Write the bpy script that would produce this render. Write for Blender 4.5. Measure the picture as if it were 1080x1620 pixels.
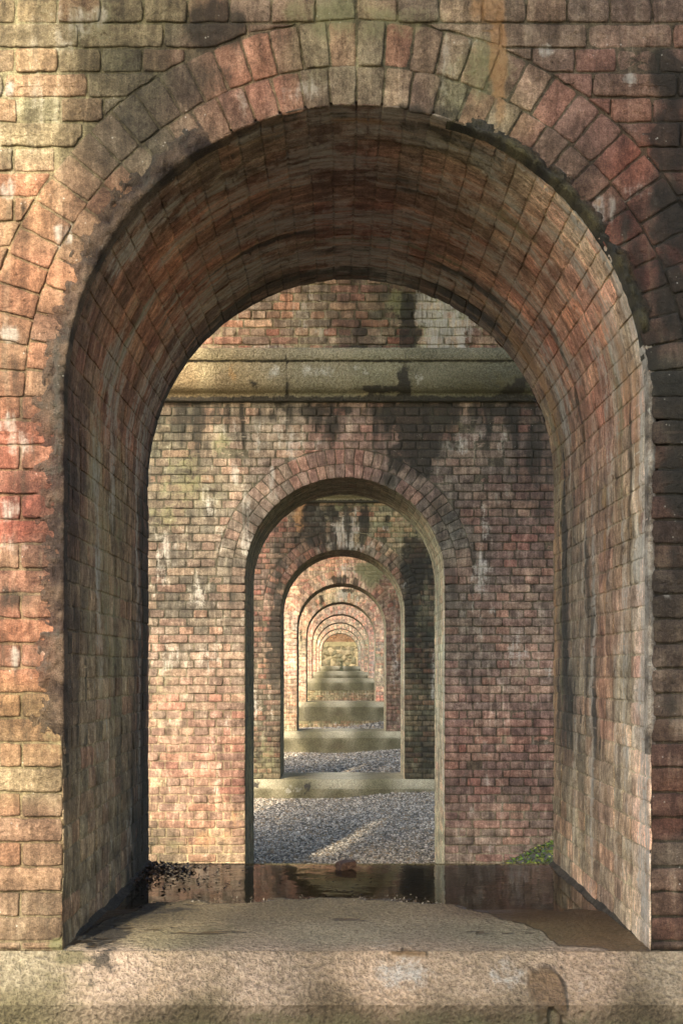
import bpy, math, random
import numpy as np
from math import pi, sin, cos, radians, sqrt

# ------------------------------------------------------------------ camera, sky, sun, exposure
for o in list(bpy.data.objects):
    bpy.data.objects.remove(o)
scn = bpy.context.scene
COL = scn.collection
cam_d = bpy.data.cameras.new('camera'); cam = bpy.data.objects.new('camera', cam_d); COL.objects.link(cam)
scn.camera = cam
cam_d.sensor_fit = 'HORIZONTAL'; cam_d.sensor_width = 24.0
cam_d.lens = 2009 / 1080 * 24
cam_d.shift_y = 248 / 1080; cam_d.shift_x = 4.3 / 1080
cam_d.clip_start = 0.05; cam_d.clip_end = 3000
cam.location = (0, 0, 0); cam.rotation_euler = (radians(90), 0, 0)
cam_d.dof.use_dof = True; cam_d.dof.focus_distance = 10.0; cam_d.dof.aperture_fstop = 20

SUN_AZ, SUN_EL = 16.4, 32.0       # degrees: from behind-left of the camera, elevation
world = bpy.data.worlds.new('World'); scn.world = world; world.use_nodes = True
nt = world.node_tree; nt.nodes.clear()
sky = nt.nodes.new('ShaderNodeTexSky'); sky.sky_type = 'NISHITA'; sky.sun_disc = False
sky.sun_elevation = radians(SUN_EL); sky.sun_rotation = radians(180 + SUN_AZ)
sky.dust_density = 2.5
bg = nt.nodes.new('ShaderNodeBackground'); bg.inputs['Strength'].default_value = 0.15
wo = nt.nodes.new('ShaderNodeOutputWorld')
nt.links.new(sky.outputs[0], bg.inputs[0]); nt.links.new(bg.outputs[0], wo.inputs[0])
sd = bpy.data.lights.new('sun', 'SUN'); sd.energy = 1.3; sd.angle = radians(1.5); sd.color = (1.0, 0.89, 0.73)
sun = bpy.data.objects.new('sun', sd); COL.objects.link(sun)
sun.rotation_euler = (radians(90 - SUN_EL), 0, radians(-SUN_AZ))
scn.view_settings.view_transform = 'Standard'; scn.view_settings.look = 'None'
scn.view_settings.exposure = 2.2; scn.view_settings.gamma = 1.0
scn.cycles.max_bounces = 8; scn.cycles.diffuse_bounces = 5
scn.cycles.sample_clamp_indirect = 6.0
try:
    scn.cycles.use_denoising = True
except Exception:
    pass

# ------------------------------------------------------------------ numbers measured in the photograph
R = 0.82            # half width of every archway (m)
X0 = 0.05           # centre line of the archways
F = 2009.0          # focal length in photo pixels
VX, VY = 535.7, 1058.0
ZSP = 0.925 * R     # springing height above the eye
W = 2.2             # half width of a pier
CZ0, CZ1 = 2.20, 2.60
YF = [3.55 + 6.64 * k for k in range(-1, 9)]    # front planes; index 1 is the near one
YF[1] = 3.55; YF[2] = 10.47
DEP = [1.05, 1.60] + [1.07] * 8
ZSILL = [-0.8, -0.79, -1.80, -1.466, -1.16, -0.79, -0.285, -0.11, -0.10, 0.11]
ZG = [-1.8, -1.75, -1.80, -1.70, -1.55, -1.40, -1.15, -0.75, -0.5, -0.3]
rng = np.random.default_rng(7)
random.seed(7)

def P(px, py, d):   # photo pixel at distance d -> (x, z)
    return (px - VX) * d / F, (VY - py) * d / F

def s2l(c):
    c = np.asarray(c, float) / 255.0
    return np.where(c <= 0.04045, c / 12.92, ((c + 0.055) / 1.055) ** 2.4)

# ------------------------------------------------------------------ noise
def _h(ix, iy, iz, seed):
    n = (ix * 374761393 + iy * 668265263 + iz * 2147483647 * 3 + seed * 1274126177) & 0xffffffff
    n = ((n ^ (n >> 13)) * 1274126177) & 0xffffffff
    n = ((n ^ (n >> 16)) * 2246822519) & 0xffffffff
    return ((n ^ (n >> 15)) & 0xffffff) / float(0xffffff)

def vn(p, seed=0):
    p = np.asarray(p, float); i = np.floor(p).astype(np.int64); f = p - i; f = f * f * (3 - 2 * f)
    r = 0
    for a in (0, 1):
        wa = f[:, 0] if a else 1 - f[:, 0]
        for b in (0, 1):
            wb = f[:, 1] if b else 1 - f[:, 1]
            for c in (0, 1):
                wc = f[:, 2] if c else 1 - f[:, 2]
                r = r + wa * wb * wc * _h(i[:, 0] + a, i[:, 1] + b, i[:, 2] + c + 7919, seed)
    return r

def fbm(p, seed=0, o=4, g=0.5):
    p = np.asarray(p, float); s = 0; a = 1; t = 0
    for k in range(o):
        s = s + a * vn(p * 2 ** k + 13.7 * k, seed + k); t += a; a *= g
    return s / t

def uvn(u, v, su, sv, seed=0, o=4):
    return fbm(np.stack([u * su, v * sv, np.zeros_like(u) + seed * 0.37], 1), seed, o)

def sst(a, b, x):
    t = np.clip((x - a) / (b - a), 0, 1); return t * t * (3 - 2 * t)

# ------------------------------------------------------------------ object helpers
def thing(name, label, cat, loc=(0, 0, 0), group=None, kind=None):
    o = bpy.data.objects.new(name, None); COL.objects.link(o); o.location = loc
    o.empty_display_size = 0.2
    o['label'] = label; o['category'] = cat
    if group: o['group'] = group
    if kind: o['kind'] = kind
    return o

def tag(o, label=None, cat=None, group=None, kind=None):
    if label: o['label'] = label
    if cat: o['category'] = cat
    if group: o['group'] = group
    if kind: o['kind'] = kind
    return o

class MB:
    """collects numpy geometry and links it as one mesh"""
    def __init__(s): s.v = []; s.f = []; s.n = 0; s.col = []; s.msk = []; s.aux = []; s.uv = []; s.sm = []
    def add(s, V, faces, col=None, msk=None, aux=None, uv=None, smooth=True):
        V = np.asarray(V, float); k = len(V)
        s.v.append(V)
        for fc in faces: s.f.append([i + s.n for i in fc])
        s.sm += [smooth] * len(faces)
        s.n += k
        z = np.zeros((k, 3))
        s.col.append(np.broadcast_to(col, (k, 3)) if col is not None else z + 0.4)
        s.msk.append(np.broadcast_to(msk, (k, 3)) if msk is not None else z)
        s.aux.append(np.broadcast_to(aux, (k, 3)) if aux is not None else z)
        s.uv.append(uv if uv is not None else V[:, [0, 2]])
    def build(s, name, m, parent=None):
        V = np.concatenate(s.v)
        base = np.array(parent.location) if parent is not None and parent.type == 'EMPTY' else (
            np.array(parent.parent.location) if parent is not None and parent.parent is not None else np.zeros(3))
        V = V - base
        me = bpy.data.meshes.new(name); nf = len(s.f)
        cnt = np.array([len(f) for f in s.f], dtype=np.int32)
        idx = np.fromiter((i for f in s.f for i in f), dtype=np.int32)
        me.vertices.add(len(V)); me.vertices.foreach_set('co', V.astype(np.float32).ravel())
        me.loops.add(len(idx)); me.loops.foreach_set('vertex_index', idx)
        me.polygons.add(nf)
        st = np.zeros(nf, dtype=np.int32); st[1:] = np.cumsum(cnt)[:-1]
        me.polygons.foreach_set('loop_start', st); me.polygons.foreach_set('loop_total', cnt)
        me.polygons.foreach_set('use_smooth', np.array(s.sm, dtype=bool))
        me.update(calc_edges=True); me.validate()
        for nm, arr in (('Col', s.col), ('Msk', s.msk), ('Aux', s.aux)):
            A = np.concatenate(arr); A = np.concatenate([A, np.ones((len(A), 1))], 1).astype(np.float32)
            at = me.color_attributes.new(nm, 'FLOAT_COLOR', 'POINT'); at.data.foreach_set('color', A.ravel())
        UV = np.concatenate(s.uv).astype(np.float32)
        at = me.attributes.new('flow', 'FLOAT2', 'POINT'); at.data.foreach_set('vector', UV.ravel())
        me.materials.append(m)
        o = bpy.data.objects.new(name, me); COL.objects.link(o)
        if parent is not None: o.parent = parent
        return o

def grid_faces(nu, nv, keep=None):
    F_ = []
    for j in range(nv - 1):
        for i in range(nu - 1):
            if keep is None or keep[j, i]:
                a = j * nu + i
                F_.append([a, a + 1, a + nu + 1, a + nu])
    return F_

# ------------------------------------------------------------------ materials
def newmat(name):
    m = bpy.data.materials.new(name); m.use_nodes = True
    n = m.node_tree.nodes; n.clear()
    return m, n, m.node_tree.links

class NT:
    def __init__(s, name):
        s.m, s.n, s.l = newmat(name)
        s.out = s.n.new('ShaderNodeOutputMaterial')
        s.b = s.n.new('ShaderNodeBsdfPrincipled'); s.l.new(s.b.outputs[0], s.out.inputs[0])
    def link(s, a, b): s.l.new(a, b)
    def val(s, x, sock):
        if isinstance(x, (int, float)): sock.default_value = x
        elif isinstance(x, (tuple, list)):
            sock.default_value = tuple(x) if len(sock.default_value) == len(x) else tuple(x) + (1,)
        else: s.l.new(x, sock)
    def math(s, op, a, b=0.0, c=0.0, clamp=False):
        k = s.n.new('ShaderNodeMath'); k.operation = op; k.use_clamp = clamp
        s.val(a, k.inputs[0]); s.val(b, k.inputs[1]); s.val(c, k.inputs[2]); return k.outputs[0]
    def step(s, x, a, b):
        k = s.n.new('ShaderNodeMapRange'); k.interpolation_type = 'SMOOTHSTEP'
        s.val(x, k.inputs[0]); k.inputs[1].default_value = a; k.inputs[2].default_value = b; return k.outputs[0]
    def lerp(s, x, a, b):
        k = s.n.new('ShaderNodeMapRange'); s.val(x, k.inputs[0]); k.inputs[1].default_value = 0; k.inputs[2].default_value = 1
        k.inputs[3].default_value = a; k.inputs[4].default_value = b; return k.outputs[0]
    def mix(s, f, a, b, mode='MIX'):
        k = s.n.new('ShaderNodeMix'); k.data_type = 'RGBA'; k.blend_type = mode
        s.val(f, k.inputs[0]); s.val(a, k.inputs[6]); s.val(b, k.inputs[7]); return k.outputs[2]
    def attr(s, nm):
        k = s.n.new('ShaderNodeAttribute'); k.attribute_name = nm; return k
    def sep(s, c):
        k = s.n.new('ShaderNodeSeparateColor'); s.l.new(c, k.inputs[0]); return k.outputs
    def coord(s): return s.n.new('ShaderNodeTexCoord').outputs['Object']
    def vec(s, v, sc, off=(0, 0, 0)):
        k = s.n.new('ShaderNodeMapping'); s.l.new(v, k.inputs[0]); k.inputs['Scale'].default_value = sc
        k.inputs['Location'].default_value = off; return k.outputs[0]
    def noise(s, v, sc, det=5, rough=0.6, dist=0.0):
        k = s.n.new('ShaderNodeTexNoise'); s.l.new(v, k.inputs['Vector'])
        k.inputs['Scale'].default_value = sc; k.inputs['Detail'].default_value = det
        k.inputs['Roughness'].default_value = rough; k.inputs['Distortion'].default_value = dist
        return k.outputs[0]
    def vor(s, v, sc, feat='F1', rnd=1.0):
        k = s.n.new('ShaderNodeTexVoronoi'); k.feature = feat; s.l.new(v, k.inputs['Vector'])
        k.inputs['Scale'].default_value = sc; k.inputs['Randomness'].default_value = rnd; return k
    def bump(s, h, dist, strength=1.0, normal=None):
        k = s.n.new('ShaderNodeBump'); s.l.new(h, k.inputs['Height']); k.inputs['Distance'].default_value = dist
        k.inputs['Strength'].default_value = strength
        if normal is not None: s.l.new(normal, k.inputs['Normal'])
        return k.outputs[0]

def masonry_mat(name, rough=0.88, streak=0.6, bumpd=0.004, film=0.5, wash=0.0):
    t = NT(name)
    oc = t.coord()
    C = t.attr('Col').outputs[0]; M = t.sep(t.attr('Msk').outputs[0]); A = t.sep(t.attr('Aux').outputs[0])
    fl = t.attr('flow').outputs['Vector']
    sN = t.noise(t.vec(fl, (16, 1.6, 1)), 1.0, 6, 0.62, 0.6)       # runs down the wall
    sN2 = t.noise(t.vec(fl, (45, 5, 1), (3, 9, 0)), 1.0, 4, 0.6, 0.3)
    mid = t.noise(oc, 13, 6, 0.62, 0.4)
    fine = t.noise(oc, 75, 5, 0.65)
    gran = t.noise(oc, 260, 3, 0.6)
    big = t.noise(oc, 3.1, 5, 0.6, 0.5)
    c = t.mix(1.0, C, t.mix(t.step(mid, .22, .8), (0.48, 0.45, 0.42), (1.62, 1.62, 1.60)), 'MULTIPLY')
    c = t.mix(1.0, c, t.mix(t.step(fine, 0.25, 0.8), (0.66, 0.64, 0.62), (1.32, 1.34, 1.36)), 'MULTIPLY')
    c = t.mix(1.0, c, t.mix(t.step(gran, .28, .72), (0.66, 0.65, 0.63), (1.36, 1.36, 1.36)), 'MULTIPLY')
    pit = t.step(t.noise(oc, 120, 3, 0.7), 0.36, 0.27)
    c = t.mix(t.math('MULTIPLY', pit, 0.7), c, t.mix(1.0, c, (0.25, 0.23, 0.2), 'MULTIPLY'))
    # thin weathering film running down
    f1 = t.step(t.math('ADD', t.math('MULTIPLY', sN, 0.75), t.math('MULTIPLY', mid, 0.35)), 0.56, 0.74)
    c = t.mix(t.math('MULTIPLY', f1, film * .8), c, t.mix(0.55, t.mix(fine, (0.13, 0.115, 0.075), (0.42, 0.37, 0.28)), t.mix(1.0, c, (1.7, 1.75, 1.7), 'MULTIPLY')))
    f2 = t.step(t.math('ADD', t.math('MULTIPLY', sN2, 0.6), t.math('MULTIPLY', big, 0.5)), 0.60, 0.74)
    c = t.mix(t.math('MULTIPLY', f2, streak * 0.8), c, (0.055, 0.045, 0.03))
    if wash:
        w1 = t.noise(t.vec(fl, (6, 1.5, 1), (5, 2, 0)), 1.0, 8, 0.72, 1.4)
        w2 = t.noise(t.vec(fl, (26, 2.6, 1), (1, 7, 0)), 1.0, 7, 0.7, 1.0)
        c = t.mix(wash, c, t.mix(1.0, c, t.mix(t.step(w1, 0.34, 0.66), (0.38, 0.36, 0.31), (1.62, 1.6, 1.5)), 'MULTIPLY'))
        c = t.mix(wash, c, t.mix(1.0, c, t.mix(t.step(w2, 0.36, 0.64), (0.55, 0.52, 0.46), (1.4, 1.4, 1.36)), 'MULTIPLY'))
    def m_(x, k1, k2, lo, hi):
        v = t.math('ADD', x, t.math('MULTIPLY', t.math('SUBTRACT', sN, 0.5), k1))
        v = t.math('ADD', v, t.math('MULTIPLY', t.math('SUBTRACT', mid, 0.5), k2))
        v = t.math('ADD', v, t.math('MULTIPLY', t.math('SUBTRACT', fine, 0.5), 0.45))
        return t.step(v, lo, hi)
    green = m_(M[2], 0.5, 0.9, 0.35, 0.75)
    c = t.mix(t.math('MULTIPLY', green, 0.85), c, t.mix(fine, (0.085, 0.085, 0.035), (0.24, 0.225, 0.11)))
    lime = m_(M[1], 1.2, 1.4, 0.32, 0.78)
    lime = t.math('MULTIPLY', lime, t.step(sN2, .3, .62))
    c = t.mix(t.math('MULTIPLY', lime, 0.8), c, t.mix(fine, (0.26, 0.235, 0.185), (0.60, 0.56, 0.47)))
    orange = m_(A[0], 1.3, 0.9, 0.34, 0.8)
    c = t.mix(t.math('MULTIPLY', orange, 0.62), c, t.mix(fine, (0.20, 0.09, 0.035), (0.48, 0.27, 0.11)))
    dark = m_(M[0], 0.9, 1.2, 0.34, 0.74)
    dk = t.mix(0.4, t.mix(1.0, c, (0.16, 0.15, 0.13), 'MULTIPLY'), t.mix(fine, (0.008, 0.008, 0.006), (0.07, 0.065, 0.045)))
    c = t.mix(t.math('MULTIPLY', dark, 0.95), c, dk)
    # small pale lime specks
    sp = t.step(t.vor(oc, 55).outputs['Distance'], 0.16, 0.10)
    spm = t.math('MULTIPLY', sp, t.step(mid, 0.55, 0.66))
    c = t.mix(t.math('MULTIPLY', spm, 0.55), c, (0.6, 0.56, 0.47))
    t.link(c, t.b.inputs['Base Color'])
    r = t.math('SUBTRACT', rough, t.math('MULTIPLY', A[2], 0.35))
    t.link(r, t.b.inputs['Roughness'])
    t.b.inputs['Specular IOR Level'].default_value = 0.35
    h = t.math('ADD', t.math('MULTIPLY', mid, 1.0), t.math('MULTIPLY', fine, 0.55))
    h = t.math('ADD', h, t.math('MULTIPLY', gran, 0.45))
    h = t.math('SUBTRACT', h, t.math('MULTIPLY', pit, 0.5))
    h = t.math('ADD', h, t.math('MULTIPLY', sN2, 0.35))
    t.link(t.bump(h, bumpd * 2.6), t.b.inputs['Normal'])
    return t.m

M_BRICK = masonry_mat('weathered brick', bumpd=0.0032, film=0.8, wash=0.45)
M_LINING = masonry_mat('lime coated brick lining', rough=0.85, streak=0.75, bumpd=0.005, film=1.0, wash=0.6)
M_CEMENT = masonry_mat('rough cement', bumpd=0.009, film=0.4)

def granite_mat():
    t = NT('rough granite')
    oc = t.coord()
    C = t.attr('Col').outputs[0]; M = t.sep(t.attr('Msk').outputs[0]); A = t.sep(t.attr('Aux').outputs[0])
    fine = t.noise(oc, 110, 4, 0.7); mid = t.noise(oc, 22, 5, 0.6); big = t.noise(oc, 3.5, 5, 0.6, 0.6)
    pit = t.noise(t.vec(oc, (1, 1, 1)), 62, 3, 0.55, 0.3)
    c = t.mix(1.0, C, t.mix(t.step(fine, 0.3, 0.72), (0.62, 0.6, 0.57), (1.3, 1.3, 1.3)), 'MULTIPLY')
    c = t.mix(1.0, c, t.mix(t.step(big, 0.3, 0.7), (0.82, 0.82, 0.80), (1.14, 1.13, 1.12)), 'MULTIPLY')
    c = t.mix(1.0, c, t.mix(mid, (0.86, 0.86, 0.86), (1.16, 1.16, 1.16)), 'MULTIPLY')
    c = t.mix(1.0, c, t.mix(t.step(pit, 0.36, 0.6), (0.78, 0.77, 0.74), (1.1, 1.1, 1.1)), 'MULTIPLY')
    def m_(x, k2, lo, hi):
        v = t.math('ADD', x, t.math('MULTIPLY', t.math('SUBTRACT', mid, 0.5), k2))
        v = t.math('ADD', v, t.math('MULTIPLY', t.math('SUBTRACT', big, 0.5), k2 * 0.5))
        v = t.math('ADD', v, t.math('MULTIPLY', t.math('SUBTRACT', fine, 0.5), 0.5))
        return t.step(v, lo, hi)
    green = m_(M[2], 0.8, 0.35, 0.7)
    c = t.mix(t.math('MULTIPLY', green, 0.8), c, t.mix(fine, (0.07, 0.06, 0.025), (0.16, 0.14, 0.07)))
    lime = m_(M[1], 0.9, 0.42, 0.75)
    c = t.mix(t.math('MULTIPLY', lime, 0.8), c, t.mix(fine, (0.36, 0.33, 0.26), (0.62, 0.6, 0.52)))
    orange = m_(A[0], 0.7, 0.42, 0.7)
    c = t.mix(t.math('MULTIPLY', orange, 0.6), c, (0.5, 0.28, 0.1))
    dark = m_(M[0], 0.8, 0.4, 0.65)
    c = t.mix(t.math('MULTIPLY', dark, 0.92), c, t.mix(fine, (0.01, 0.009, 0.007), (0.05, 0.042, 0.03)))
    wet = t.step(t.math('ADD', A[2], t.math('MULTIPLY', t.math('SUBTRACT', mid, 0.5), 0.6)), 0.28, 0.72)
    c = t.mix(wet, c, t.mix(1.0, c, (0.40, 0.345, 0.26), 'MULTIPLY'))
    t.link(c, t.b.inputs['Base Color'])
    t.link(t.lerp(wet, 0.9, 0.48), t.b.inputs['Roughness'])
    t.b.inputs['Specular IOR Level'].default_value = 0.4
    h = t.math('ADD', t.math('MULTIPLY', pit, 1.0), t.math('MULTIPLY', fine, 0.4))
    h = t.math('ADD', h, t.math('MULTIPLY', mid, 1.0))
    h = t.math('MULTIPLY', h, t.lerp(wet, 1.0, 0.35))
    t.link(t.bump(h, 0.026), t.b.inputs['Normal'])
    return t.m
M_GRANITE = granite_mat()

def plain_brick_mat():
    t = NT('coursed brickwork')
    k = t.n.new('ShaderNodeTexBrick')
    tc = t.attr('flow').outputs['Vector']
    t.l.new(tc, k.inputs['Vector'])
    k.inputs['Color1'].default_value = (0.20, 0.085, 0.055, 1); k.inputs['Color2'].default_value = (0.12, 0.07, 0.055, 1)
    k.inputs['Mortar'].default_value = (0.16, 0.145, 0.11, 1)
    k.inputs['Scale'].default_value = 1.0; k.inputs['Mortar Size'].default_value = 0.008
    k.inputs['Mortar Smooth'].default_value = 0.4
    k.inputs['Brick Width'].default_value = 0.238; k.inputs['Row Height'].default_value = 0.0695
    oc = t.coord()
    mid = t.noise(oc, 9, 6, 0.62); big = t.noise(oc, 1.7, 5, 0.6, 0.8); fine = t.noise(oc, 70, 4, 0.6)
    c = t.mix(1.0, k.outputs[0], t.mix(mid, (0.5, 0.5, 0.5), (1.5, 1.5, 1.5)), 'MULTIPLY')
    c = t.mix(t.math('MULTIPLY', t.step(big, 0.48, 0.62), 0.7), c, t.mix(fine, (0.12, 0.11, 0.07), (0.4, 0.36, 0.28)))
    c = t.mix(t.math('MULTIPLY', t.step(mid, 0.56, 0.7), 0.6), c, (0.03, 0.027, 0.02))
    t.link(c, t.b.inputs['Base Color']); t.b.inputs['Roughness'].default_value = 0.9
    h = t.math('ADD', t.math('MULTIPLY', k.outputs[1], -1.0), t.math('MULTIPLY', mid, 0.6))
    t.link(t.bump(h, 0.012), t.b.inputs['Normal'])
    return t.m
M_PLAIN = plain_brick_mat()

def attr_mat(name, rough=0.8, bd=0.004, sc=40, spec=0.4, transl=0.0, var=0.5):
    t = NT(name); C = t.attr('Col').outputs[0]; oc = t.coord()
    n = t.noise(oc, sc, 5, 0.6)
    c = t.mix(1.0, C, t.mix(n, (1 - var,) * 3, (1 + var,) * 3), 'MULTIPLY')
    t.link(c, t.b.inputs['Base Color']); t.b.inputs['Roughness'].default_value = rough
    t.b.inputs['Specular IOR Level'].default_value = spec
    t.link(t.bump(n, bd), t.b.inputs['Normal'])
    return t.m
M_STONE = attr_mat('grey gravel stone', 0.85, 0.004, 60)
M_LEAF = attr_mat('leaf', 0.55, 0.001, 30)
M_DEADLEAF = attr_mat('wet dead leaf', 0.6, 0.001, 60, 0.3)
M_EARTH = attr_mat('gravelly earth', 0.95, 0.03, 9)
M_RUBBLE = attr_mat('mossy rubble stone', 0.9, 0.03, 6, var=0.45)

def water_mat():
    t = NT('thin muddy water')
    t.n.remove(t.b)
    tr = t.n.new('ShaderNodeBsdfTransparent'); tr.inputs[0].default_value = (0.74, 0.68, 0.56, 1)
    gl = t.n.new('ShaderNodeBsdfGlossy'); gl.inputs['Roughness'].default_value = 0.03
    gl.inputs[0].default_value = (0.95, 0.95, 0.95, 1)
    fr = t.n.new('ShaderNodeFresnel'); fr.inputs[0].default_value = 1.33
    oc = t.coord(); n = t.noise(oc, 9, 3, 0.5)
    bp = t.bump(n, 0.0006); t.link(bp, gl.inputs['Normal']); t.link(bp, fr.inputs['Normal'])
    mx = t.n.new('ShaderNodeMixShader'); t.link(fr.outputs[0], mx.inputs[0])
    t.link(tr.outputs[0], mx.inputs[1]); t.link(gl.outputs[0], mx.inputs[2]); t.link(mx.outputs[0], t.out.inputs[0])
    return t.m
M_WATER = water_mat()

# ------------------------------------------------------------------ colour / stain / painted light fields
class Field:
    """coarse weathering and painted light of one surface (kind, u, v, ru, rv, strength)"""
    dj = None
    desat = 0.36; warp = 1.0; amp = 1.0; wb = (0.93, 1.0, 0.84)
    def __init__(s, anchors, blobs=(), seed=1, eps=0.03, base=(0, 0, 0, 0), vary=1.0, flow=(7, 1.2)):
        s.a = [(a[0], a[1], s2l(a[2])) for a in anchors]; s.b = list(blobs); s.seed = seed; s.eps = eps; s.base = base
        s.vary = vary; s.flow = flow
    def tone(s, u, v):
        wu = u + (uvn(u, v, 3, 3, s.seed, 3) - 0.5) * 0.35 * s.warp; wv = v + (uvn(u, v, 3, 2, s.seed + 5, 3) - 0.5) * 0.5 * s.warp
        num = 0; den = 0
        for a, b, c in s.a:
            w = 1.0 / ((wu - a) ** 2 + (wv - b) ** 2 + s.eps) ** 2
            num = num + w[:, None] * c; den = den + w
        t = num / den[:, None]; l = t.mean(1, keepdims=True)
        return ((t - l) * (1 - s.desat) + l) * np.array(s.wb)
    def masks(s, u, v):
        n1 = uvn(u, v, s.flow[0], s.flow[1], s.seed + 11, 4); n2 = uvn(u, v, 9, 7, s.seed + 17, 4)
        n3 = uvn(u, v, 30, 30, s.seed + 23, 2)
        m = {'d': n1 * 0 + s.base[0], 'l': n1 * 0 + s.base[1], 'g': n1 * 0 + s.base[2], 'o': n1 * 0 + s.base[3]}
        for k, a, b, ru, rv, st in s.b:
            q = ((u + (n2 - .5) * ru * 2.2 + (n3 - .5) * ru * .8 - a) / ru) ** 2 + ((v + (n1 - .5) * rv * 1.8 - b) / rv) ** 2
            m[k] = np.maximum(m[k], st * 1.15 * np.exp(-q ** 1.2 * 0.7))
        # large natural patches everywhere
        m['d'] = m['d'] + (n1 - 0.5) * 0.45 * s.amp
        m['l'] = m['l'] + (uvn(u, v, 5, 2.0, s.seed + 31, 4) - 0.5) * 0.5 * s.amp
        m['g'] = m['g'] + (uvn(u, v, 2.2, 1.2, s.seed + 37, 4) - 0.5) * 0.4
        return np.stack([m['d'], m['l'], m['g']], 1), np.clip(m['o'], 0, 1)

BR = s2l([(146, 84, 68), (124, 82, 72), (100, 80, 72), (158, 108, 84), (136, 112, 94), (84, 70, 62), (160, 128, 104)])

# ------------------------------------------------------------------ brick meshes
def clip_poly(poly, n, d):      # keep n.p >= d
    out = []
    k = len(poly)
    for i in range(k):
        a = poly[i]; b = poly[(i + 1) % k]
        da = a @ n - d; db = b @ n - d
        if da >= 0: out.append(a)
        if (da >= 0) != (db >= 0): out.append(a + (b - a) * (da / (da - db)))
    return out

def brick_poly(mb, poly, fn, field, sp=0.02, rings=3, relief=0.010, bevel=0.006, jit=0.0018, wob=0.003, tonemix=0.45,
               flowfn=None, worn=0.0):
    poly = [np.asarray(p, float) for p in poly]
    c = sum(poly) / len(poly)
    pts = []
    k = len(poly)
    for i in range(k):
        a = poly[i]; b = poly[(i + 1) % k]; L = np.linalg.norm(b - a)
        m = max(1, int(round(L / sp)))
        for j in range(m): pts.append(a + (b - a) * j / m)
    Pn = np.array(pts); d = Pn - c
    hx = max(abs(d[:, 0]).max(), 1e-4); hy = max(abs(d[:, 1]).max(), 1e-4)
    if hx < 0.008 or hy < 0.008: return
    ang = (random.random() - 0.5) * 0.02
    d = d + np.stack([-d[:, 1], d[:, 0]], 1) * ang
    rc = 1 - 0.045 * (np.clip(abs(d[:, 0]) / hx, 0, 1) * np.clip(abs(d[:, 1]) / hy, 0, 1)) ** 6 * (1 if sp < 0.05 else 0.6)
    d = d * rc[:, None]
    j1 = rng.normal(0, jit, len(d)); d[:, 0] += (j1 + np.roll(j1, 1)) * 0.7
    j1 = rng.normal(0, jit, len(d)); d[:, 1] += (j1 + np.roll(j1, 1)) * 0.7
    w0 = rng.normal(0, wob)
    tu, tv = rng.normal(0, 0.007, 2)
    r3 = rng.random(3)
    n = len(d)
    def ring(ins, w, extra=0):
        sx = max(0.15, (hx - ins) / hx); sy = max(0.15, (hy - ins) / hy)
        q = d * np.array([sx, sy]) + c
        return np.column_stack([q, np.full(n, w) + d[:, 0] * sx * tu + d[:, 1] * sy * tv + w0 * (w > -0.9 * relief)])
    L = [ring(0, -relief), ring(0.0, -bevel * 1.0)]
    if rings >= 3: L.append(ring(bevel * 0.6, -bevel * 0.25))
    L.append(ring(bevel * 1.5, 0.0))
    if rings >= 3: L.append(ring(min(hx, hy) * 0.5, 0.0008)); L.append(ring(min(hx, hy) * 0.94, 0.001))
    L[-1][:, 2] += rng.normal(0, 0.0008, n)
    V = np.concatenate(L + [np.array([[c[0], c[1], w0 + 0.001]])])
    nr = len(L); F_ = []
    for r in range(nr - 1):
        for i in range(n):
            a = r * n + i; b = r * n + (i + 1) % n
            F_.append([a, b, b + n, a + n])
    ce = nr * n
    for i in range(n): F_.append([(nr - 1) * n + i, (nr - 1) * n + (i + 1) % n, ce])
    mb.v.append(V)   # u, v, w for now
    for fc in F_: mb.f.append([i + mb.n for i in fc])
    mb.sm += [True] * len(F_); mb.n += len(V)
    bc = BR[int(r3[0] * len(BR))] * (0.65 + 0.7 * r3[1])
    edge = np.concatenate([np.full(n, 1.0), np.full(n, 0.6)] + ([np.full(n, .15)] if rings >= 3 else []) +
                          [np.full(n, 0.0)] + ([np.zeros(2 * n)] if rings >= 3 else []) + [np.zeros(1)])
    mb.col.append(np.concatenate([np.tile(bc, (len(V), 1)), edge[:, None], np.full((len(V), 1), tonemix * (0.6 + 0.8 * r3[2]))], 1))

def mortar_grid(mb, u0, u1, v0, v1, step, keepfn, w):
    nu = max(2, int((u1 - u0) / step) + 1); nv = max(2, int((v1 - v0) / step) + 1)
    U, Vv = np.meshgrid(np.linspace(u0, u1, nu), np.linspace(v0, v1, nv))
    cu = (U[:-1, :-1] + U[1:, 1:]) / 2; cv = (Vv[:-1, :-1] + Vv[1:, 1:]) / 2
    keep = keepfn(cu, cv) if keepfn else None
    V = np.column_stack([U.ravel(), Vv.ravel(), np.full(U.size, w) + (uvn(U.ravel(), Vv.ravel(), 25, 25, 3, 2) - .5) * 0.004])
    for fc in grid_faces(nu, nv, keep): mb.f.append([i + mb.n for i in fc]); mb.sm.append(True)
    mb.v.append(V); mb.n += len(V)
    mb.col.append(np.concatenate([np.tile(np.array([-1, 0, 0.]), (len(V), 1)), np.zeros((len(V), 2))], 1))

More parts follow.
